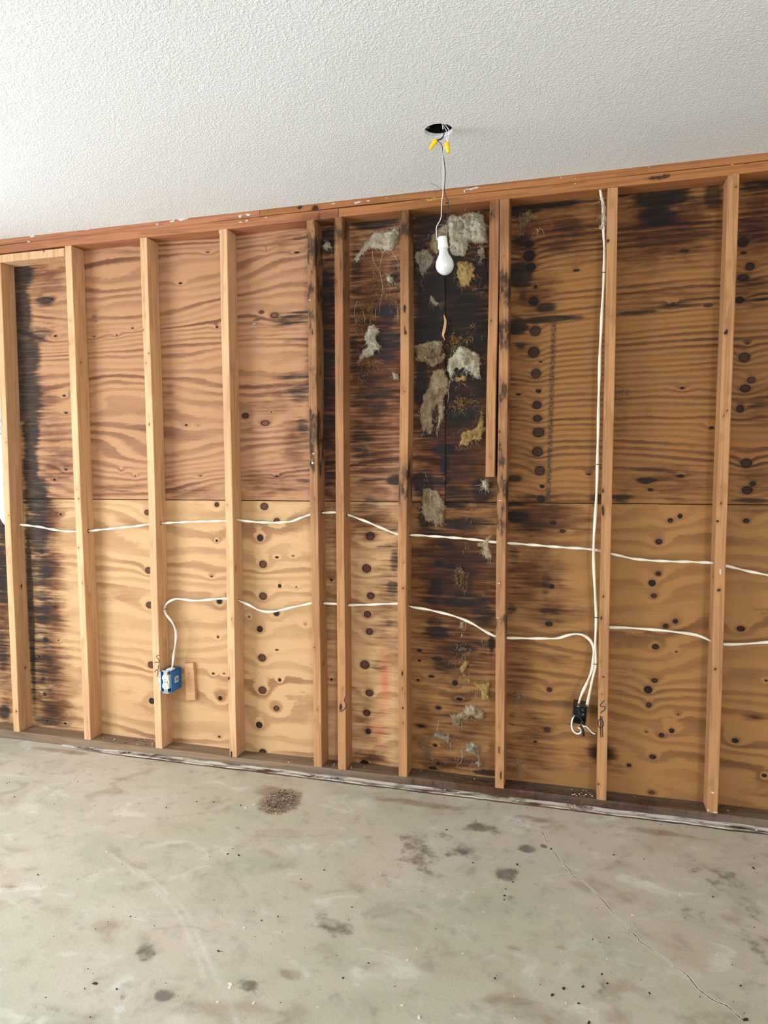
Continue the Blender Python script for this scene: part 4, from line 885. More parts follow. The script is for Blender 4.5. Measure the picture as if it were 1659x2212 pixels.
# ---- black switch box dangling left of the marked stud
def black_box():
    Yf = -.008
    a = P(1239, 1523, Yf); b = P(1269, 1566, Yf); x0, x1, zt_, zb_ = a.x, b.x, a.z, b.z; y0, y1 = Yf, .058; w = .003
    e = empty('switch_box', ((x0 + x1) / 2, .02, zb_)); tag(e, 'open black electrical box with loose wires beside the marked stud', 'electrical box')
    bm = bmesh.new()
    for p in [(x0, x0 + w, y0, y1, zb_, zt_), (x1 - w, x1, y0, y1, zb_, zt_), (x0, x1, y0, y1, zb_, zb_ + w), (x0, x1, y0, y1, zt_ - w, zt_), (x0, x1, y1 - w, y1, zb_, zt_)]:
        m_ = from_bm(box_bm(*p, .0008)); bm.from_mesh(m_); bpy.data.meshes.remove(m_)
    sk = Matrix.Translation(((x0 + x1) / 2, 0, zt_)) @ Matrix.Rotation(math.radians(4.5), 4, 'Y') @ Matrix.Translation((-(x0 + x1) / 2, 0, -zt_))
    me_ = from_bm(bm); me_.transform(sk); child('box_body', me_, M['box_dark'], e)
    Yw = Yf - .006
    child('white_wire', tube([P(1240, 1545, Yf + .01), P(1236, 1556, Yw), P(1234.5, 1567, Yw), P(1238, 1579, Yw), P(1247, 1585, Yw), P(1255, 1582, Yw), P(1255, 1575, Yw + .006), P(1248, 1571, Yw + .012)], .0032), M['white_wire'], e, True)
    child('white_wire', tube([P(1256, 1560, Yf + .02), P(1260, 1569, Yw), P(1266, 1569.5, Yw), P(1272, 1575, Yw), P(1278, 1582, Yw), P(1285.5, 1586, Yw - .004)], .0019), M['white_wire'], e, True)
    child('copper_wire', tube([P(1238, 1569, Yw), P(1247, 1571, Yw - .004), P(1253, 1565, Yw), P(1258, 1559, Yf + .006)], .0014), M['steel'], e, True)
    child('copper_wire', tube([P(1241, 1548, Yf + .02), P(1250, 1546, Yf + .01), P(1253, 1551, Yf + .012), P(1261, 1562, Yf + .012)], .0008), M['grey_wire'], e, True)
    child('copper_wire', tube([P(1247, 1530, Yf + .03), P(1251, 1540, Yf + .012), P(1258, 1546, Yf + .01), P(1262, 1543, Yf + .01)], .0008), M['grey_wire'], e, True)
    tp = tube([P(1254, 1567, Yw + .006), P(1258, 1576, Yw), P(1260, 1583, Yw), P(1261, 1590, Yw)], .0085, .005, 8, 0, 5, lambda t: .7 + .5 * math.sin(t * 3))
    child('taped_wire_end', tp, M['black_wire'], e, True)
    child('box_nail', tube([P(1226, 1564, .0), P(1240, 1565, .012)], .0014), M['dark'], e)
    for px, py in ((1259, 1534), (1259, 1543), (1261, 1543.5)): child('box_screw', lathe([(0, .0), (.0004, .0022), (.002, .0022)], P(px, py, Yf + .02), (0, 1, 0), 10), M['steel'], e)
black_box()

# ---- bare bulb on its wires, hanging from the ceiling hole
YH = HC.y
def H(px, py, dy=0.0): return P(px, py, YH + dy)
def hanging_light():
    e = empty('hanging_light_bulb', (HC.x, HC.y, ZC)); tag(e, 'bare white light bulb in a socket hanging by wires from the ceiling hole', 'light bulb')
    m = mpp(960, 560, YH)[1]
    top = H(955.3, 512); bot = H(962.6, 595); ax = (bot - top).normalized(); L = (bot - top).length
    so = child('lamp_socket', lathe([(0, .0), (.0005, 9.5 * m), (2 * m, 10.2 * m), (14 * m, 10.6 * m), (20 * m, 11.3 * m), (24 * m, 11.6 * m), (26 * m, 11 * m), (26.3 * m, 0)], top, ax), M['porcelain'], e, True)
    pr = [(25 * m, 0), (25.2 * m, 9.2 * m), (30 * m, 9.4 * m), (36 * m, 10.6 * m), (42 * m, 13.2 * m), (48 * m, 16.6 * m), (54 * m, 19 * m), (60 * m, 20 * m), (63 * m, 20.1 * m), (68 * m, 19.3 * m), (73 * m, 17 * m), (78 * m, 12.6 * m), (81 * m, 8 * m), (82.6 * m, 3.5 * m), (83 * m, 0)]
    sm = []
    for i in range(len(pr) - 1):
        sm.append(pr[i])
    sm.append(pr[-1])
    child('bulb_glass', lathe(sm, top, ax, 36), M['bulb'], e, True)
    child('hanger_bracket', tube([H(944.5, 515), H(942.5, 489), H(963, 488.5), H(965.5, 511)], .0011, n=3), M['steel'], e)
    child('hanger_bracket', tube([H(944, 511), H(965, 510)], .0011, n=3), M['steel'], e)
    child('black_wire', tube([H(941, 304), H(949, 307), H(955, 316), H(957, 330), H(959, 345), H(962, 370), H(961, 395), H(959.5, 411), H(963, 424), H(968.5, 437), H(967.5, 460), H(962, 484), H(952, 490), H(945.5, 500), H(944.5, 516)], .0013), M['black_wire'], e, True)
    child('white_wire', tube([H(966, 309), H(960, 320), H(957.5, 335), H(957.3, 370), H(957, 410), H(954, 440), H(952.5, 470), H(943.5, 489), H(943, 505), H(944.5, 519)], .0013), M['white_wire'], e, True)
    child('grey_wire', tube([H(931, 394), H(933, 397), H(941, 400), H(949, 406), H(956, 412)], .0009), M['grey_wire'], e, True)
    child('brass_wire', tube([H(922.5, 430), H(925, 433), H(931, 431), H(941, 426)], .0014), M['copper'], e, True)
    child('brass_wire', tube([H(929, 434), H(940, 431), H(955, 428)], .0009), M['copper'], e, True)
    child('black_wire', tube([H(966, 437), H(963, 438.5), H(969, 438)], .002), M['black_wire'], e, True)
    up = lambda px, py, dz: H(px, py) + Vector((0, 0, dz))
    for a_, b_ in ((952, 0), (957, .004)):
        child('black_wire', tube([H(a_ + 2, 262, b_), H(957.5, 280, b_), H(959, 291, -b_), H(953, 299 + b_ * 400, -b_), H(941.5, 304, 0)], .0016), M['black_wire'], e, True)
    for a_, b_ in ((960, .003), (966, -.003)):
        child('white_wire', tube([H(955, 262, b_), H(a_, 275, b_), H(a_ + 5, 285, b_), H(a_ + 4 if a_ < 965 else 968, 297, 0), H(967, 309, 0)], .0014), M['white_wire'], e, True)
    child('white_wire', tube([H(953, 262), H(956, 270), H(957, 279)], .0022), M['white_wire'], e, True)
    for nm, a_, b_, bend in (('wire_nut', (941.5, 303), (928, 323), 0), ('wire_nut', (965, 309), (968.5, 331), 0)):
        A_, B_ = H(*a_), H(*b_); d_ = B_ - A_; l_ = d_.length
        child(nm, lathe([(0, .0), (.0004, .0095), (l_ * .3, .0094), (l_ * .34, .0078), (l_ * .8, .0062), (l_ * .97, .005), (l_, 0)], A_, d_, 10), M['yellow'], e)
    return e
hanging_light()
# round box recessed above the ceiling hole
cb = empty('ceiling_junction_box', (HC.x, HC.y, ZC + .0126)); tag(cb, 'dark round junction box recessed in the ceiling hole', 'electrical box')
def round_box():
    n = 32; v = []; f = []
    for r, z in ((HR * 1.02, ZC + .0127), (HR * 1.02, ZC + .055), (HR * 1.05, ZC + .056), (HR * 1.05, ZC + .0127)):
        for i in range(n): v.append((HC.x + r * math.cos(6.28319 * i / n), HC.y + r * math.sin(6.28319 * i / n), z))
    for k in range(3):
        for i in range(n): f.append((k * n + i, k * n + (i + 1) % n, (k + 1) * n + (i + 1) % n, (k + 1) * n + i))
    f.append(tuple(n + i for i in range(n))); return mesh(v, f)
child('box_shell', round_box(), M['box_dark'], cb)
for s in (-1, 1): child('fixture_ear', box(HC.x + s * HR * .78 - .006, HC.x + s * HR * .78 + .006, HC.y - .005, HC.y + .005, ZC + .013, ZC + .016, .001), M['steel'], cb)
child('cable_knockout', lathe([(0, 0), (.001, .012), (.014, .012), (.015, 0)], Vector((HC.x + .02, HC.y + .02, ZC + .054)), (0, 0, -1), 14), M['steel'], cb)

# ---- small wooden block screwed to the lower panel
def wood_block():
    q = [P(397.5, 1433, .07), P(417.5, 1432, .07), P(422, 1512.5, .07), P(402.5, 1513, .07)]
    bm = bmesh.new(); f = [bm.verts.new((p.x, .070, p.z)) for p in q]; b = [bm.verts.new((p.x, .0885, p.z)) for p in q]
    bm.faces.new(f); bm.faces.new(b[::-1])
    for i in range(4): bm.faces.new((f[i], b[i], b[(i + 1) % 4], f[(i + 1) % 4]))
    bmesh.ops.recalc_face_normals(bm, faces=bm.faces); bmesh.ops.bevel(bm, geom=list(bm.edges), offset=.0012, segments=1, affect='EDGES')
    e = empty('wood_block', (q[3].x, .08, q[3].z)); tag(e, 'small pale wooden block fixed to the plywood beside the blue outlet box', 'wood block')
    child('block_body', plain_wood(from_bm(bm)), M['block_wood'], e)
    child('screw_hole', lathe([(0, 0), (.0005, .0026), (.003, .0026)], P(408, 1455, .0695), (0, 1, 0), 10), M['dark'], e)
wood_block()

# ---- torn insulation
def fractal(poly, it, amp, rd):
    pts = [Vector(p) for p in poly]
    for k in range(it):
        out = []
        for i, a in enumerate(pts):
            b = pts[(i + 1) % len(pts)]; d = b - a; nrm = Vector((-d.y, d.x)); out += [a, (a + b) / 2 + nrm * rd.uniform(-amp, amp)]
        pts = out
    return pts
def tuft(label, px, kind, thick=0.02, fib=40, Y=DE - 0.0016, seed=0, name='insulation_tuft', droop=0.6, flen=0.026, amp=0.16):
    rd = random.Random(seed * 17 + 5)
    poly = [P(a, b, Y) for a, b in px]; poly = [Vector((p.x, p.z)) for p in poly]
    bd = fractal(poly, 3, amp, rd); n = len(bd)
    x0, x1 = min(p.x for p in bd), max(p.x for p in bd); z0, z1 = min(p.y for p in bd), max(p.y for p in bd)
    sp = max(0.0035, math.sqrt((x1 - x0) * (z1 - z0)) / 34)
    pts = list(bd); x = x0
    while x < x1:
        z = z0
        while z < z1:
            pts.append(Vector((x + rd.uniform(-.35, .35) * sp, z + rd.uniform(-.35, .35) * sp))); z += sp
        x += sp
    r = delaunay_2d_cdt(pts, [(i, (i + 1) % n) for i in range(n)], [list(range(n))], 1, 1e-7)
    vs, fs = r[0], [f for f in r[2] if len(f) == 3]
    if not fs: return None
    A = np.array([(v.x, v.y) for v in vs]); bp = np.array([(p.x, p.y) for p in bd])
    d = seg_dist(A[:, 0], A[:, 1], [tuple(p) for p in bp] + [tuple(bp[0])])
    dm = max(d.max(), 1e-4); so = Vector((seed * 3.1, seed * 1.7, 0))
    front = []
    for (a, b), dd in zip(A, d):
        q = Vector((a, b, 0)); k = 1 - math.exp(-dd / (0.35 * dm))
        w_ = q + Vector((mnoise.noise(q * 22 + so), mnoise.noise(q * 22 - so), 0)) * .02
        h = thick * k * (0.45 + 0.7 * mnoise.noise(q * 14 + so) + 1.25 * (0.45 - abs(mnoise.noise(Vector((w_.x * 42, w_.y * 17, 1)) + so))) + 0.5 * mnoise.noise(w_ * 60 + so) + 0.3 * mnoise.noise(q * 130 + so))
        front.append((a, Y - 0.0006 - max(h, 0.0004), b))
    N = len(front); vv = front + [(a, Y, b) for a, b in A]
    ff = []
    for f in fs: ff.append(tuple(f)); ff.append(tuple(N + i for i in reversed(f)))
    e = empty(name, (float(A[:, 0].mean()), Y, float(A[:, 1].min())))
    me = mesh(vv, ff); set_attr(me, 'edge', 'FLOAT', np.concatenate([d, d]))
    bm = bmesh.new(); bm.from_mesh(me); bmesh.ops.recalc_face_normals(bm, faces=bm.faces); bm.to_mesh(me); bm.free()
    child('fluff_body', me, M[kind], e, True)
    if fib:
        V, Fc = [], []; cen = sum(bd, Vector((0, 0))) / n
        for i in range(fib):
            b = bd[rd.randrange(n)]; s_ = b.lerp(cen, rd.uniform(0, .45)); out = (b - cen); out = out.normalized() if out.length > 1e-6 else Vector((0, -1))
            L = flen * rd.uniform(.35, 1.3); dirv = Vector((out.x + rd.uniform(-.9, .9), rd.uniform(-.5, .2), out.y + rd.uniform(-.9, .9) - droop)).normalized()
            p = Vector((s_.x, Y - .001 - thick * rd.uniform(.2, .9), s_.y)); pl = [p.copy()]
            for k in range(5):
                dirv = (dirv + Vector((rd.uniform(-.9, .9), rd.uniform(-.3, .3), rd.uniform(-.8, .7) - droop * .35))).normalized(); p = p + dirv * L / 5; p.y = min(p.y, Y - .0008); pl.append(p.copy())
            rr = rd.choice([.0003, .0004, .0004, .0008])
            tube_geo(pl, rr, rr, 3, 0, lambda t: 1 - .8 * t, V, Fc)
        fm = mesh(V, Fc); set_attr(fm, 'edge', 'FLOAT', np.full(len(V), .1))
        child('loose_fibres', fm, M[FIB[kind]], e)['kind'] = 'stuff'
    tag(e, label, 'insulation', 'torn insulation stuck to the sheathing'); return e
M['fib_white'] = plain('white_fibre', S(204, 196, 180), 0.8)
M['fib_yellow'] = plain('yellow_fibre', S(168, 140, 96), 0.8)
M['fib_grey'] = plain('grey_fibre', S(150, 136, 112), 0.8)
FIB = {'fl_white': 'fib_white', 'fl_grey': 'fib_grey', 'fl_paper': 'fib_white', 'fl_yellow': 'fib_yellow', 'fl_wisp': 'fib_grey', 'fl_wispy': 'fib_yellow'}
TUFTS = [
    ('white sheet of batting drooping from the top of the narrow bay left of the bulb', [(756.5, 574.5), (762, 557), (774, 544), (782.5, 530), (795.5, 515), (806, 503), (821.6, 498.6), (832, 499.7), (845, 496), (862, 488), (864, 509), (858, 529), (854, 534), (847.6, 545), (839, 546), (826, 541), (811, 540), (793, 544), (782.5, 553), (775, 569), (766, 565)], 'fl_white', .030, 60),
    ('thin yellow fibres under the drooping white sheet', [(812, 565), (830, 575), (838, 610), (836, 640), (815, 655), (800, 645), (796, 610), (803, 585)], 'fl_wispy', .01, 70),
    ('small round grey ball of fluff under the drooping white sheet', [(833, 597), (842, 588), (852, 600), (856, 610), (843, 616), (834, 610)], 'fl_white', .018, 16),
    ('grey haze of fibres against the stud left of the bulb', [(836, 555), (852, 552), (862, 570), (864, 640), (866, 660), (850, 664), (842, 640), (856, 600)], 'fl_wisp', .008, 40),
    ('arching strands of fibre in the middle of the narrow stained bay', [(768, 655), (790, 648), (812, 655), (816, 690), (800, 695), (786, 682), (776, 702), (767, 690)], 'fl_wispy', .012, 60),
    ('cream knotted clump of wool in the narrow stained bay', [(796.6, 700.7), (807.5, 699.7), (815, 705), (825, 718), (817, 722), (815, 733), (825, 747), (820.5, 759), (811, 759), (808.6, 768), (795.6, 773), (782.5, 780), (775, 788.6), (774, 771), (781.5, 755), (793.4, 748.5), (786, 734), (788, 714)], 'fl_white', .034, 40),
    ('yellowish scrap wedged against the stud beside the cream clump', [(841, 669), (853, 668), (860, 661), (867, 662), (868, 703), (858, 703), (852, 690), (851, 674)], 'fl_yellow', .022, 20),
    ('small grey wisp left of the cream clump', [(760, 705), (775, 698), (784, 705), (786, 720), (770, 723), (762, 716)], 'fl_wisp', .010, 24),
    ('flat yellowish film just under the cream clump', [(788, 780), (808, 782), (826, 775), (831, 790), (812, 799), (785, 801), (776, 790)], 'fl_wispy', .008, 30),
    ('faint pale wisp low in the narrow stained bay', [(772, 806), (784, 802), (798, 806), (796, 818), (782, 830), (776, 820)], 'fl_wisp', .010, 26),
    ('shiny grey pad against the stud low in the narrow stained bay', [(843, 802), (852, 798), (862, 802), (868, 812), (869, 828), (858, 826), (845, 820)], 'fl_grey', .018, 16),
    ('large white batting pad at the top of the bay behind the bulb', [(966.8, 467.5), (979, 461.5), (992, 465), (1006.6, 459), (1034, 458), (1047.6, 462.7), (1049, 477), (1055, 494), (1055, 525), (1035.5, 526.6), (1015, 525), (1014, 542), (1003, 556.7), (988.5, 555.5), (974, 549.5), (969, 528), (967, 508.5), (966, 484)], 'fl_white', .045, 40),
    ('tan flap of wool behind the lamp socket', [(938, 500), (956, 484), (968, 470), (972, 500), (968, 545), (955, 540), (946, 560), (934, 542), (928, 520)], 'fl_paper', .024, 20),
    ('grey lump of wool left of the bulb', [(898, 542), (915, 535), (930, 538), (944, 556), (936, 578), (926, 588), (918, 602), (905, 595), (896, 575)], 'fl_grey', .026, 30),
    ('thin grey strip dangling left of the bulb', [(913, 592), (921, 588), (921, 604), (914, 624), (908, 616)], 'fl_wisp', .008, 14),
    ('dirty fringe hanging under the large white pad', [(1018, 545), (1035, 530), (1050, 531), (1054, 555), (1045, 565), (1036, 568), (1030, 555)], 'fl_grey', .018, 34),
    ('yellow-brown glass wool mat under the large white pad', [(982, 565), (1010, 560), (1033, 575), (1030, 600), (1022, 618), (1000, 628), (988, 615), (980, 590)], 'fl_yellow', .012, 60),
    ('grey crumbs of wool beside the yellow-brown mat', [(1022, 622), (1034, 612), (1050, 616), (1050, 630), (1036, 632)], 'fl_wisp', .010, 24),
    ('small tent-shaped grey tuft below the bulb', [(926, 634), (938, 634), (948, 648), (963, 655), (955, 661), (935, 664), (922, 658)], 'fl_grey', .018, 18),
    ('hook-shaped yellow strand right of the panel seam', [(1017, 702), (1020, 692), (1028, 693), (1038, 704), (1046, 715), (1053, 732), (1045, 729), (1034, 712), (1025, 704), (1024, 722), (1014, 726)], 'fl_yellow', .014, 14),
    ('brown crumbly wool around the panel seam', [(968, 715), (990, 722), (1010, 730), (1024, 728), (1022, 752), (1000, 750), (984, 758), (972, 768), (966, 745)], 'fl_wispy', .012, 60),
    ('folded tan paper facing projecting beside the stud below the bulb', [(892.7, 748), (895.7, 744.7), (919.8, 738.6), (940, 734), (959.6, 736), (957, 752), (952, 767.6), (964, 760), (963, 773.6), (957, 781), (947.5, 788), (940, 795), (930.6, 794), (921, 784.5), (894.5, 783), (899, 770), (898, 760)], 'fl_paper', .050, 14),
    ('ragged white tuft with hanging ends right of the folded paper', [(969, 771), (981, 761.5), (992, 746), (1005, 748), (1020, 757), (1035.5, 764), (1038, 781), (1038, 802.5), (1035.5, 820.6), (1024.7, 816), (1014, 804), (998, 798), (984, 798), (980, 812), (974, 826.6), (964.4, 841), (963, 798), (967, 785.6)], 'fl_white', .040, 70),
    ('yellow scrap under the ragged white tuft', [(985, 808), (1000, 802), (1014, 815), (1008, 830), (990, 832), (984, 842), (980, 822)], 'fl_yellow', .016, 24),
    ('long torn sheet with two pointed tails', [(927, 830), (935, 800), (955, 795), (965, 800), (971, 820), (968, 844), (958, 869), (955.7, 911), (945, 944), (942.7, 917.7), (945, 875), (937, 888), (935, 908), (934.5, 934), (925.6, 943.7), (919, 927), (907.7, 947), (911, 924), (904.4, 906), (906, 883.5), (912.6, 852.6)], 'fl_paper', .036, 34),
    ('bushy yellow-tan wool against the cut-off stud', [(977.7, 937), (994, 926), (1010, 924), (1026.5, 917.7), (1031, 885), (1045, 878.6), (1049, 901), (1048, 950), (1036, 960), (1025, 955), (1020, 958), (1013.5, 966.5), (994, 969.7), (981, 965), (990.7, 947), (992, 934)], 'fl_yellow', .036, 60),
    ('brown matted fibres above the bushy yellow wool', [(965, 862), (1000, 850), (1030, 856), (1032, 876), (1010, 890), (985, 895), (968, 890)], 'fl_wispy', .008, 60),
    ('small white rag under the end of the cut-off stud', [(1033, 1035), (1054, 1033), (1057, 1045), (1056, 1063), (1047, 1060), (1036, 1052), (1040, 1043)], 'fl_white', .020, 16),
    ('narrow dark strip above the grey sheet at the horizontal seam', [(911, 1018), (922, 1014), (928, 1030), (928, 1046), (914, 1050), (918, 1034)], 'fl_grey', .014, 14),
    ('grey-tan sheet hanging across the horizontal seam', [(914, 1053), (929, 1054), (948, 1062.5), (961, 1084), (963, 1100), (960, 1129), (955, 1140.6), (948, 1131), (943.5, 1144), (935, 1126), (929, 1132.5), (917.4, 1123), (909, 1105), (911, 1087)], 'fl_paper', .026, 40),
    ('thin strand hanging below the seam right of the grey-tan sheet', [(1016, 1082), (1020, 1090), (1018, 1120), (1019, 1144), (1014, 1124), (1012, 1100)], 'fl_yellow', .008, 10),
    ('tan rag caught on the upper cable against the mouldy stud', [(1030, 1173.5), (1042, 1166), (1065, 1153), (1067, 1201), (1063.6, 1208), (1053.5, 1208), (1042, 1198), (1043, 1188), (1034.7, 1182)], 'fl_paper', .050, 16),
    ('small strip dangling from the upper cable', [(1004, 1168), (1013, 1166), (1013, 1185), (1006, 1196), (1000, 1192)], 'fl_grey', .045, 10),
    ('patch of short yellow fibres between the two cables', [(982, 1230), (995, 1222), (1008, 1232), (1010, 1255), (1010, 1277), (996, 1270), (986, 1255)], 'fl_wispy', .010, 80),
    ('curved strip dangling from the lower cable', [(995, 1340), (1004, 1344), (1000, 1356), (998, 1368), (1002, 1382), (996, 1372), (994, 1356)], 'fl_paper', .045, 10),
    ('grey scrap under the lower cable by the mouldy stud', [(1040, 1374), (1050, 1376), (1053, 1388), (1048, 1394), (1042, 1384)], 'fl_grey', .040, 16),
    ('grey fuzz above the diagonal yellow wool', [(984, 1398), (1000, 1390), (1018, 1396), (1016, 1406), (1000, 1412), (1000, 1430), (978, 1436), (966, 1430), (986, 1414)], 'fl_wisp', .010, 50),
    ('diagonal band of yellow wool in the lower stained bay', [(988.4, 1440), (996, 1415), (1004, 1412), (1020.7, 1431), (1007, 1454), (1020.7, 1467.6), (1043.8, 1470.7), (1067, 1466), (1067, 1518), (1048, 1518), (1031.5, 1515), (1034.5, 1497), (1020.7, 1480), (1004, 1475), (994, 1458)], 'fl_yellow', .026, 90),
    ('crumpled tan paper scrap low in the stained bay', [(971.5, 1540), (1000.7, 1535), (1005, 1521.5), (1027, 1520), (1042, 1530.7), (1047, 1557), (1033, 1558), (1019, 1546), (1010, 1555), (997.6, 1554), (990, 1570.6), (977.6, 1566), (973, 1552)], 'fl_paper', .030, 12),
    ('wispy white tuft left of the crumpled paper scrap', [(931, 1583), (940, 1576), (947, 1560), (950, 1580), (962, 1584), (972, 1574), (975, 1600), (975, 1622), (968, 1612), (956, 1602), (942, 1598)], 'fl_grey', .016, 40),
    ('spreading white tuft at the foot of the stained bay', [(997.6, 1598), (1028, 1598), (1043.8, 1620), (1040.7, 1641), (1050, 1654), (1037.6, 1666), (1028, 1655), (1017.6, 1668), (1016, 1647.5), (1028, 1640), (1007, 1632), (999, 1620)], 'fl_grey', .022, 60),
    ('looping strand beside the spreading white tuft', [(985, 1608), (994, 1580), (998, 1584), (996, 1620), (998, 1640), (990, 1652), (978, 1640), (990, 1634)], 'fl_wisp', .012, 26),
    ('faint specks of fluff at the lower left of the stained bay', [(900, 1600), (914, 1588), (920, 1606), (940, 1630), (956, 1636), (950, 1650), (920, 1646), (904, 1622)], 'fl_wisp', .006, 40),
    ('grey wisp right of the mouldy stud above the sill', [(1108, 1490), (1116, 1480), (1126, 1492), (1131, 1515), (1126, 1530), (1127, 1558), (1118, 1550), (1112, 1532), (1100, 1516)], 'fl_wisp', .012, 50),
    ('lower grey wisp right of the mouldy stud touching the sill', [(1112, 1625), (1122, 1632), (1137, 1644), (1126, 1660), (1124, 1688), (1112, 1690), (1108, 1660)], 'fl_wisp', .012, 50),
    ('dirty grey-brown film at the top right of the mouldy stud', [(1114, 465), (1130, 452), (1158, 450), (1158, 470), (1144, 492), (1130, 512), (1118, 505), (1112, 485)], 'fl_wisp', .012, 40),
    ('tiny white scrap near the top right of the mouldy stud', [(1158, 494), (1166, 492), (1174, 496), (1164, 499), (1159, 505)], 'fl_white', .010, 6),
    ('pale fluff wrapped round the top of the vertical cable', [(1293, 425), (1300, 418), (1306, 440), (1308, 470), (1306, 495), (1294, 502), (1297, 480), (1299, 450)], 'fl_white', .066, 24),
    ('small white tuft high in the slot between the close pair of studs', [(694, 536), (704, 522), (714, 522), (720, 534), (716, 548), (710, 540), (700, 542)], 'fl_white', .024, 14),
    ('forked pale strand stuck on the clean plywood', [(560, 607), (566, 612), (572, 632), (566, 626), (562, 618), (560, 640), (556, 640), (554, 628), (548, 655), (546, 680), (543, 668), (550, 635)], 'fl_grey', .010, 10),
    ('small hooked pale strand below the forked one', [(532, 716), (541, 702), (552, 695), (560, 699), (558, 711), (554, 702), (546, 706), (538, 712)], 'fl_white', .012, 8),
]
ON_CABLE = {31: .0405, 32: .042, 34: .042, 35: .046, 47: .0225}
for i, tf in enumerate(TUFTS):
    lab, pts_, kind, th, fb = tf
    tuft(lab, pts_, kind, th if i not in ON_CABLE else .014, int(fb * 0.9), Y=DE - 0.0016 if i not in ON_CABLE else ON_CABLE[i], seed=i, amp=0.16 if len(pts_) > 12 else 0.22)
def strand(e, pts, r=.0011, Y=.070):
    me_ = tube([P(a, b, Y) for a, b in pts], r, r * .6, 5, 0, 5, lambda t: 1 - .6 * t); set_attr(me_, 'edge', 'FLOAT', np.full(len(me_.vertices), .1)); child('hanging_strand', me_, M['fib_white'], e)
tl = [o for o in COL.objects if o.name.startswith('insulation_tuft')]
for i_, pl_ in ((0, [(804, 541), (806, 560), (811, 574), (819, 584)]), (0, [(827, 543), (824, 558), (821, 572), (820, 582)]), (0, [(846, 545), (854, 556), (861, 572), (858, 586)]), (0, [(820, 584), (824, 605), (827, 625), (822, 650), (819, 677)]), (4, [(772, 650), (766, 668), (767, 688), (771, 698)]), (4, [(784, 672), (787, 688), (788, 700)]), (4, [(812, 668), (811, 680), (812, 690)]), (22, [(1034, 800), (1037, 812), (1039, 822)]), (22, [(972, 822), (970, 836), (967, 850)]), (22, [(967, 840), (969, 856), (967, 870)]), (24, [(950, 900), (946, 925), (944, 944)]), (40, [(944, 1578), (946, 1566), (948, 1556)]), (40, [(972, 1604), (973, 1614), (974, 1624)]), (41, [(996, 1618), (998, 1634), (996, 1646), (989, 1652)]), (29, [(931, 1056), (929, 1080), (931, 1105), (928, 1128)]), (34, [(1005, 1344), (1006, 1352), (1004, 1362)])):
    strand(tl[i_], pl_)
# a long splinter hanging at the panel seam
sp_ = link('wood_splinter', plain_wood(tube([P(959, 680, .084), P(962, 695, .074), P(959, 715, .07), P(957, 724, .074), P(961, 735, .08)], .0012, .0055, 6, 0, 5, lambda t: .35 + .9 * math.sin(math.pi * min(1, t * 1.05)))), M['stud']); tag(sp_, 'pale splinter peeled from the panel seam below the bulb', 'splinter')

# ---- debris on the floor
def chips(items, name, label, mats):
    V, Fc, mi = [], [], []
    for (x, y, z, l, w, h, a, m) in items:
        b = len(V); ca, sa = math.cos(a), math.sin(a); sk = random.uniform(-.4, .4)
        for dz in (0, h):
            for u, v in ((-l, -w), (l, -w * .6), (l * .8, w), (-l * .7, w * .9)):
                V.append((x + u * ca - v * sa, y + u * sa + v * ca, z + dz + (u * sk * .4 if dz else max(0, u * sk * .0))))
        for f in ((0, 3, 2, 1), (4, 5, 6, 7), (0, 1, 5, 4), (1, 2, 6, 5), (2, 3, 7, 6), (3, 0, 4, 7)): Fc.append(tuple(b + k for k in f)); mi.append(m)
    me = mesh(V, Fc); [me.materials.append(k) for k in mats]; me.polygons.foreach_set('material_index', mi); return me
items = []; rd = random.Random(11)
c0 = PZ(606, 1732); ux = (PZ(640, 1732) - c0).length; uy = (PZ(606, 1706) - c0).length
for i in range(1300):
    a = rd.gauss(0, .55); b = rd.gauss(0, .5)
    if a * a + b * b > 1.6: continue
    l = rd.choice([.0007, .001, .0013, .0018, .003]); items.append((c0.x + a * ux * .95, c0.y + b * uy * .95, rd.uniform(0, .003), l, l * rd.uniform(.3, .8), rd.uniform(.0006, .003), rd.uniform(0, 6.3), rd.choices([0, 1, 2], [.66, .22, .12])[0]))
pile = link('debris_pile', chips(items, '', '', ()and None or [M['chip'], M['chip_dark'], M['chip_pale']]), None)
tag(pile, 'small swept pile of brown crumbs and chips on the slab', 'debris', kind='stuff')
items = []
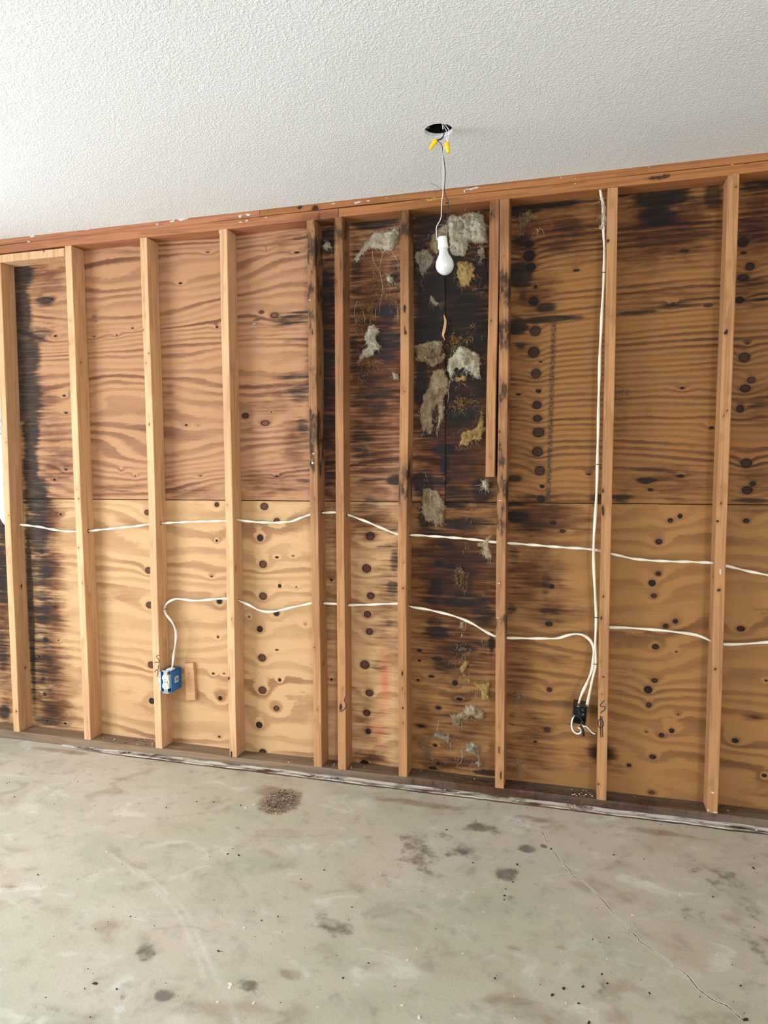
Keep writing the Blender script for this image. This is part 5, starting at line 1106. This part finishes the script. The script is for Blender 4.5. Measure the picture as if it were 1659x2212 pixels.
for px, py, r, m in [(520, 1740, 5, 1), (462, 1733, 4, 1), (360, 1745, 4, 1), (168, 1689, 3, 1), (20, 1690, 3, 1), (15, 1692, 3, 1), (31, 1722, 4, 1), (425, 1732, 4, 1), (548, 1738, 6, 2), (530, 1745, 5, 2), (492, 1845, 5, 1), (516, 1848, 6, 1), (82, 1890, 4, 1), (282, 1980, 3, 1), (230, 1840, 4, 2), (528, 2004, 5, 2), (478, 1980, 3, 2), (565, 1989, 3, 1), (472, 2055, 5, 1), (498, 2127, 8, 2), (496, 2134, 6, 2), (470, 2165, 5, 2), (548, 2167, 5, 2), (741, 2113, 4, 1), (796, 2081, 3, 1), (205, 2125, 8, 1), (252, 2137, 4, 1), (1022, 1864, 4, 1), (1117, 1868, 6, 1), (965, 1793, 5, 1), (1028, 1772, 3, 1), (1326, 1847, 4, 1), (1391, 1856, 3, 1), (1628, 1876, 6, 1), (1366, 1977, 5, 2), (1190, 1834, 6, 1), (1092, 1921, 3, 1), (1090, 1935, 5, 1), (1089, 1944, 3, 1), (1108, 1906, 4, 1), (1280, 2030, 3, 1), (1315, 2026, 3, 1), (1218, 2135, 5, 1), (1217, 2137, 4, 1), (1259, 2132, 5, 1), (1300, 2105, 4, 1), (1312, 2125, 4, 1), (1193, 2150, 6, 1), (1250, 2168, 4, 1), (1403, 2146, 4, 1), (1069, 2114, 4, 1), (905, 2198, 6, 2), (868, 2172, 4, 2), (1611, 2203, 8, 1), (1272, 2210, 6, 1), (1222, 2167, 3, 2), (1540, 1938, 4, 1), (900, 2050, 3, 2), (880, 2074, 4, 2), (700, 1880, 4, 1), (1000, 2060, 3, 2), (650, 1900, 3, 1), (1600, 2130, 4, 1), (760, 1960, 3, 1), (600, 1980, 3, 1), (340, 1935, 4, 2), (1300, 1740, 5, 2)]:
    c = PZ(px, py); k = .0011 * r * .8; items.append((c.x, c.y, 0, k, k * .55, .002, rd.uniform(0, 6.3), m))
for i in range(150):
    c = PZ(rd.uniform(20, 1640), rd.uniform(1660, 2200)); k = rd.uniform(.0008, .0022); items.append((c.x, min(c.y, -.06), 0, k, k * .6, .0012, rd.uniform(0, 6.3), rd.choice([1, 1, 2])))
lit = link('floor_litter', chips(items, '', '', [M['chip'], M['chip_dark'], M['chip_pale']])); tag(lit, 'scattered dark specks and pale flakes over the concrete slab', 'litter', kind='stuff')
items = []
for i in range(170):
    px = rd.choice([rd.uniform(60, 1650), rd.gauss(720, 25), rd.gauss(1258, 14), rd.gauss(270, 40)]); x = P(px, 1700, 0).x
    onstrip = rd.random() < .5; y = rd.uniform(-.034, -.006) if onstrip else rd.uniform(.006, .08)
    k = rd.uniform(.001, .0045); items.append((x, y, .0095 if onstrip else ZS + .001, k, k * .6, .0015, rd.uniform(0, 6.3), rd.choice([0, 1, 2, 2])))
lit2 = link('sill_crumbs', chips(items, '', '', [M['chip'], M['chip_dark'], M['chip_pale']])); tag(lit2, 'plaster crumbs scattered along the bottom plate and strip', 'crumbs', kind='stuff')
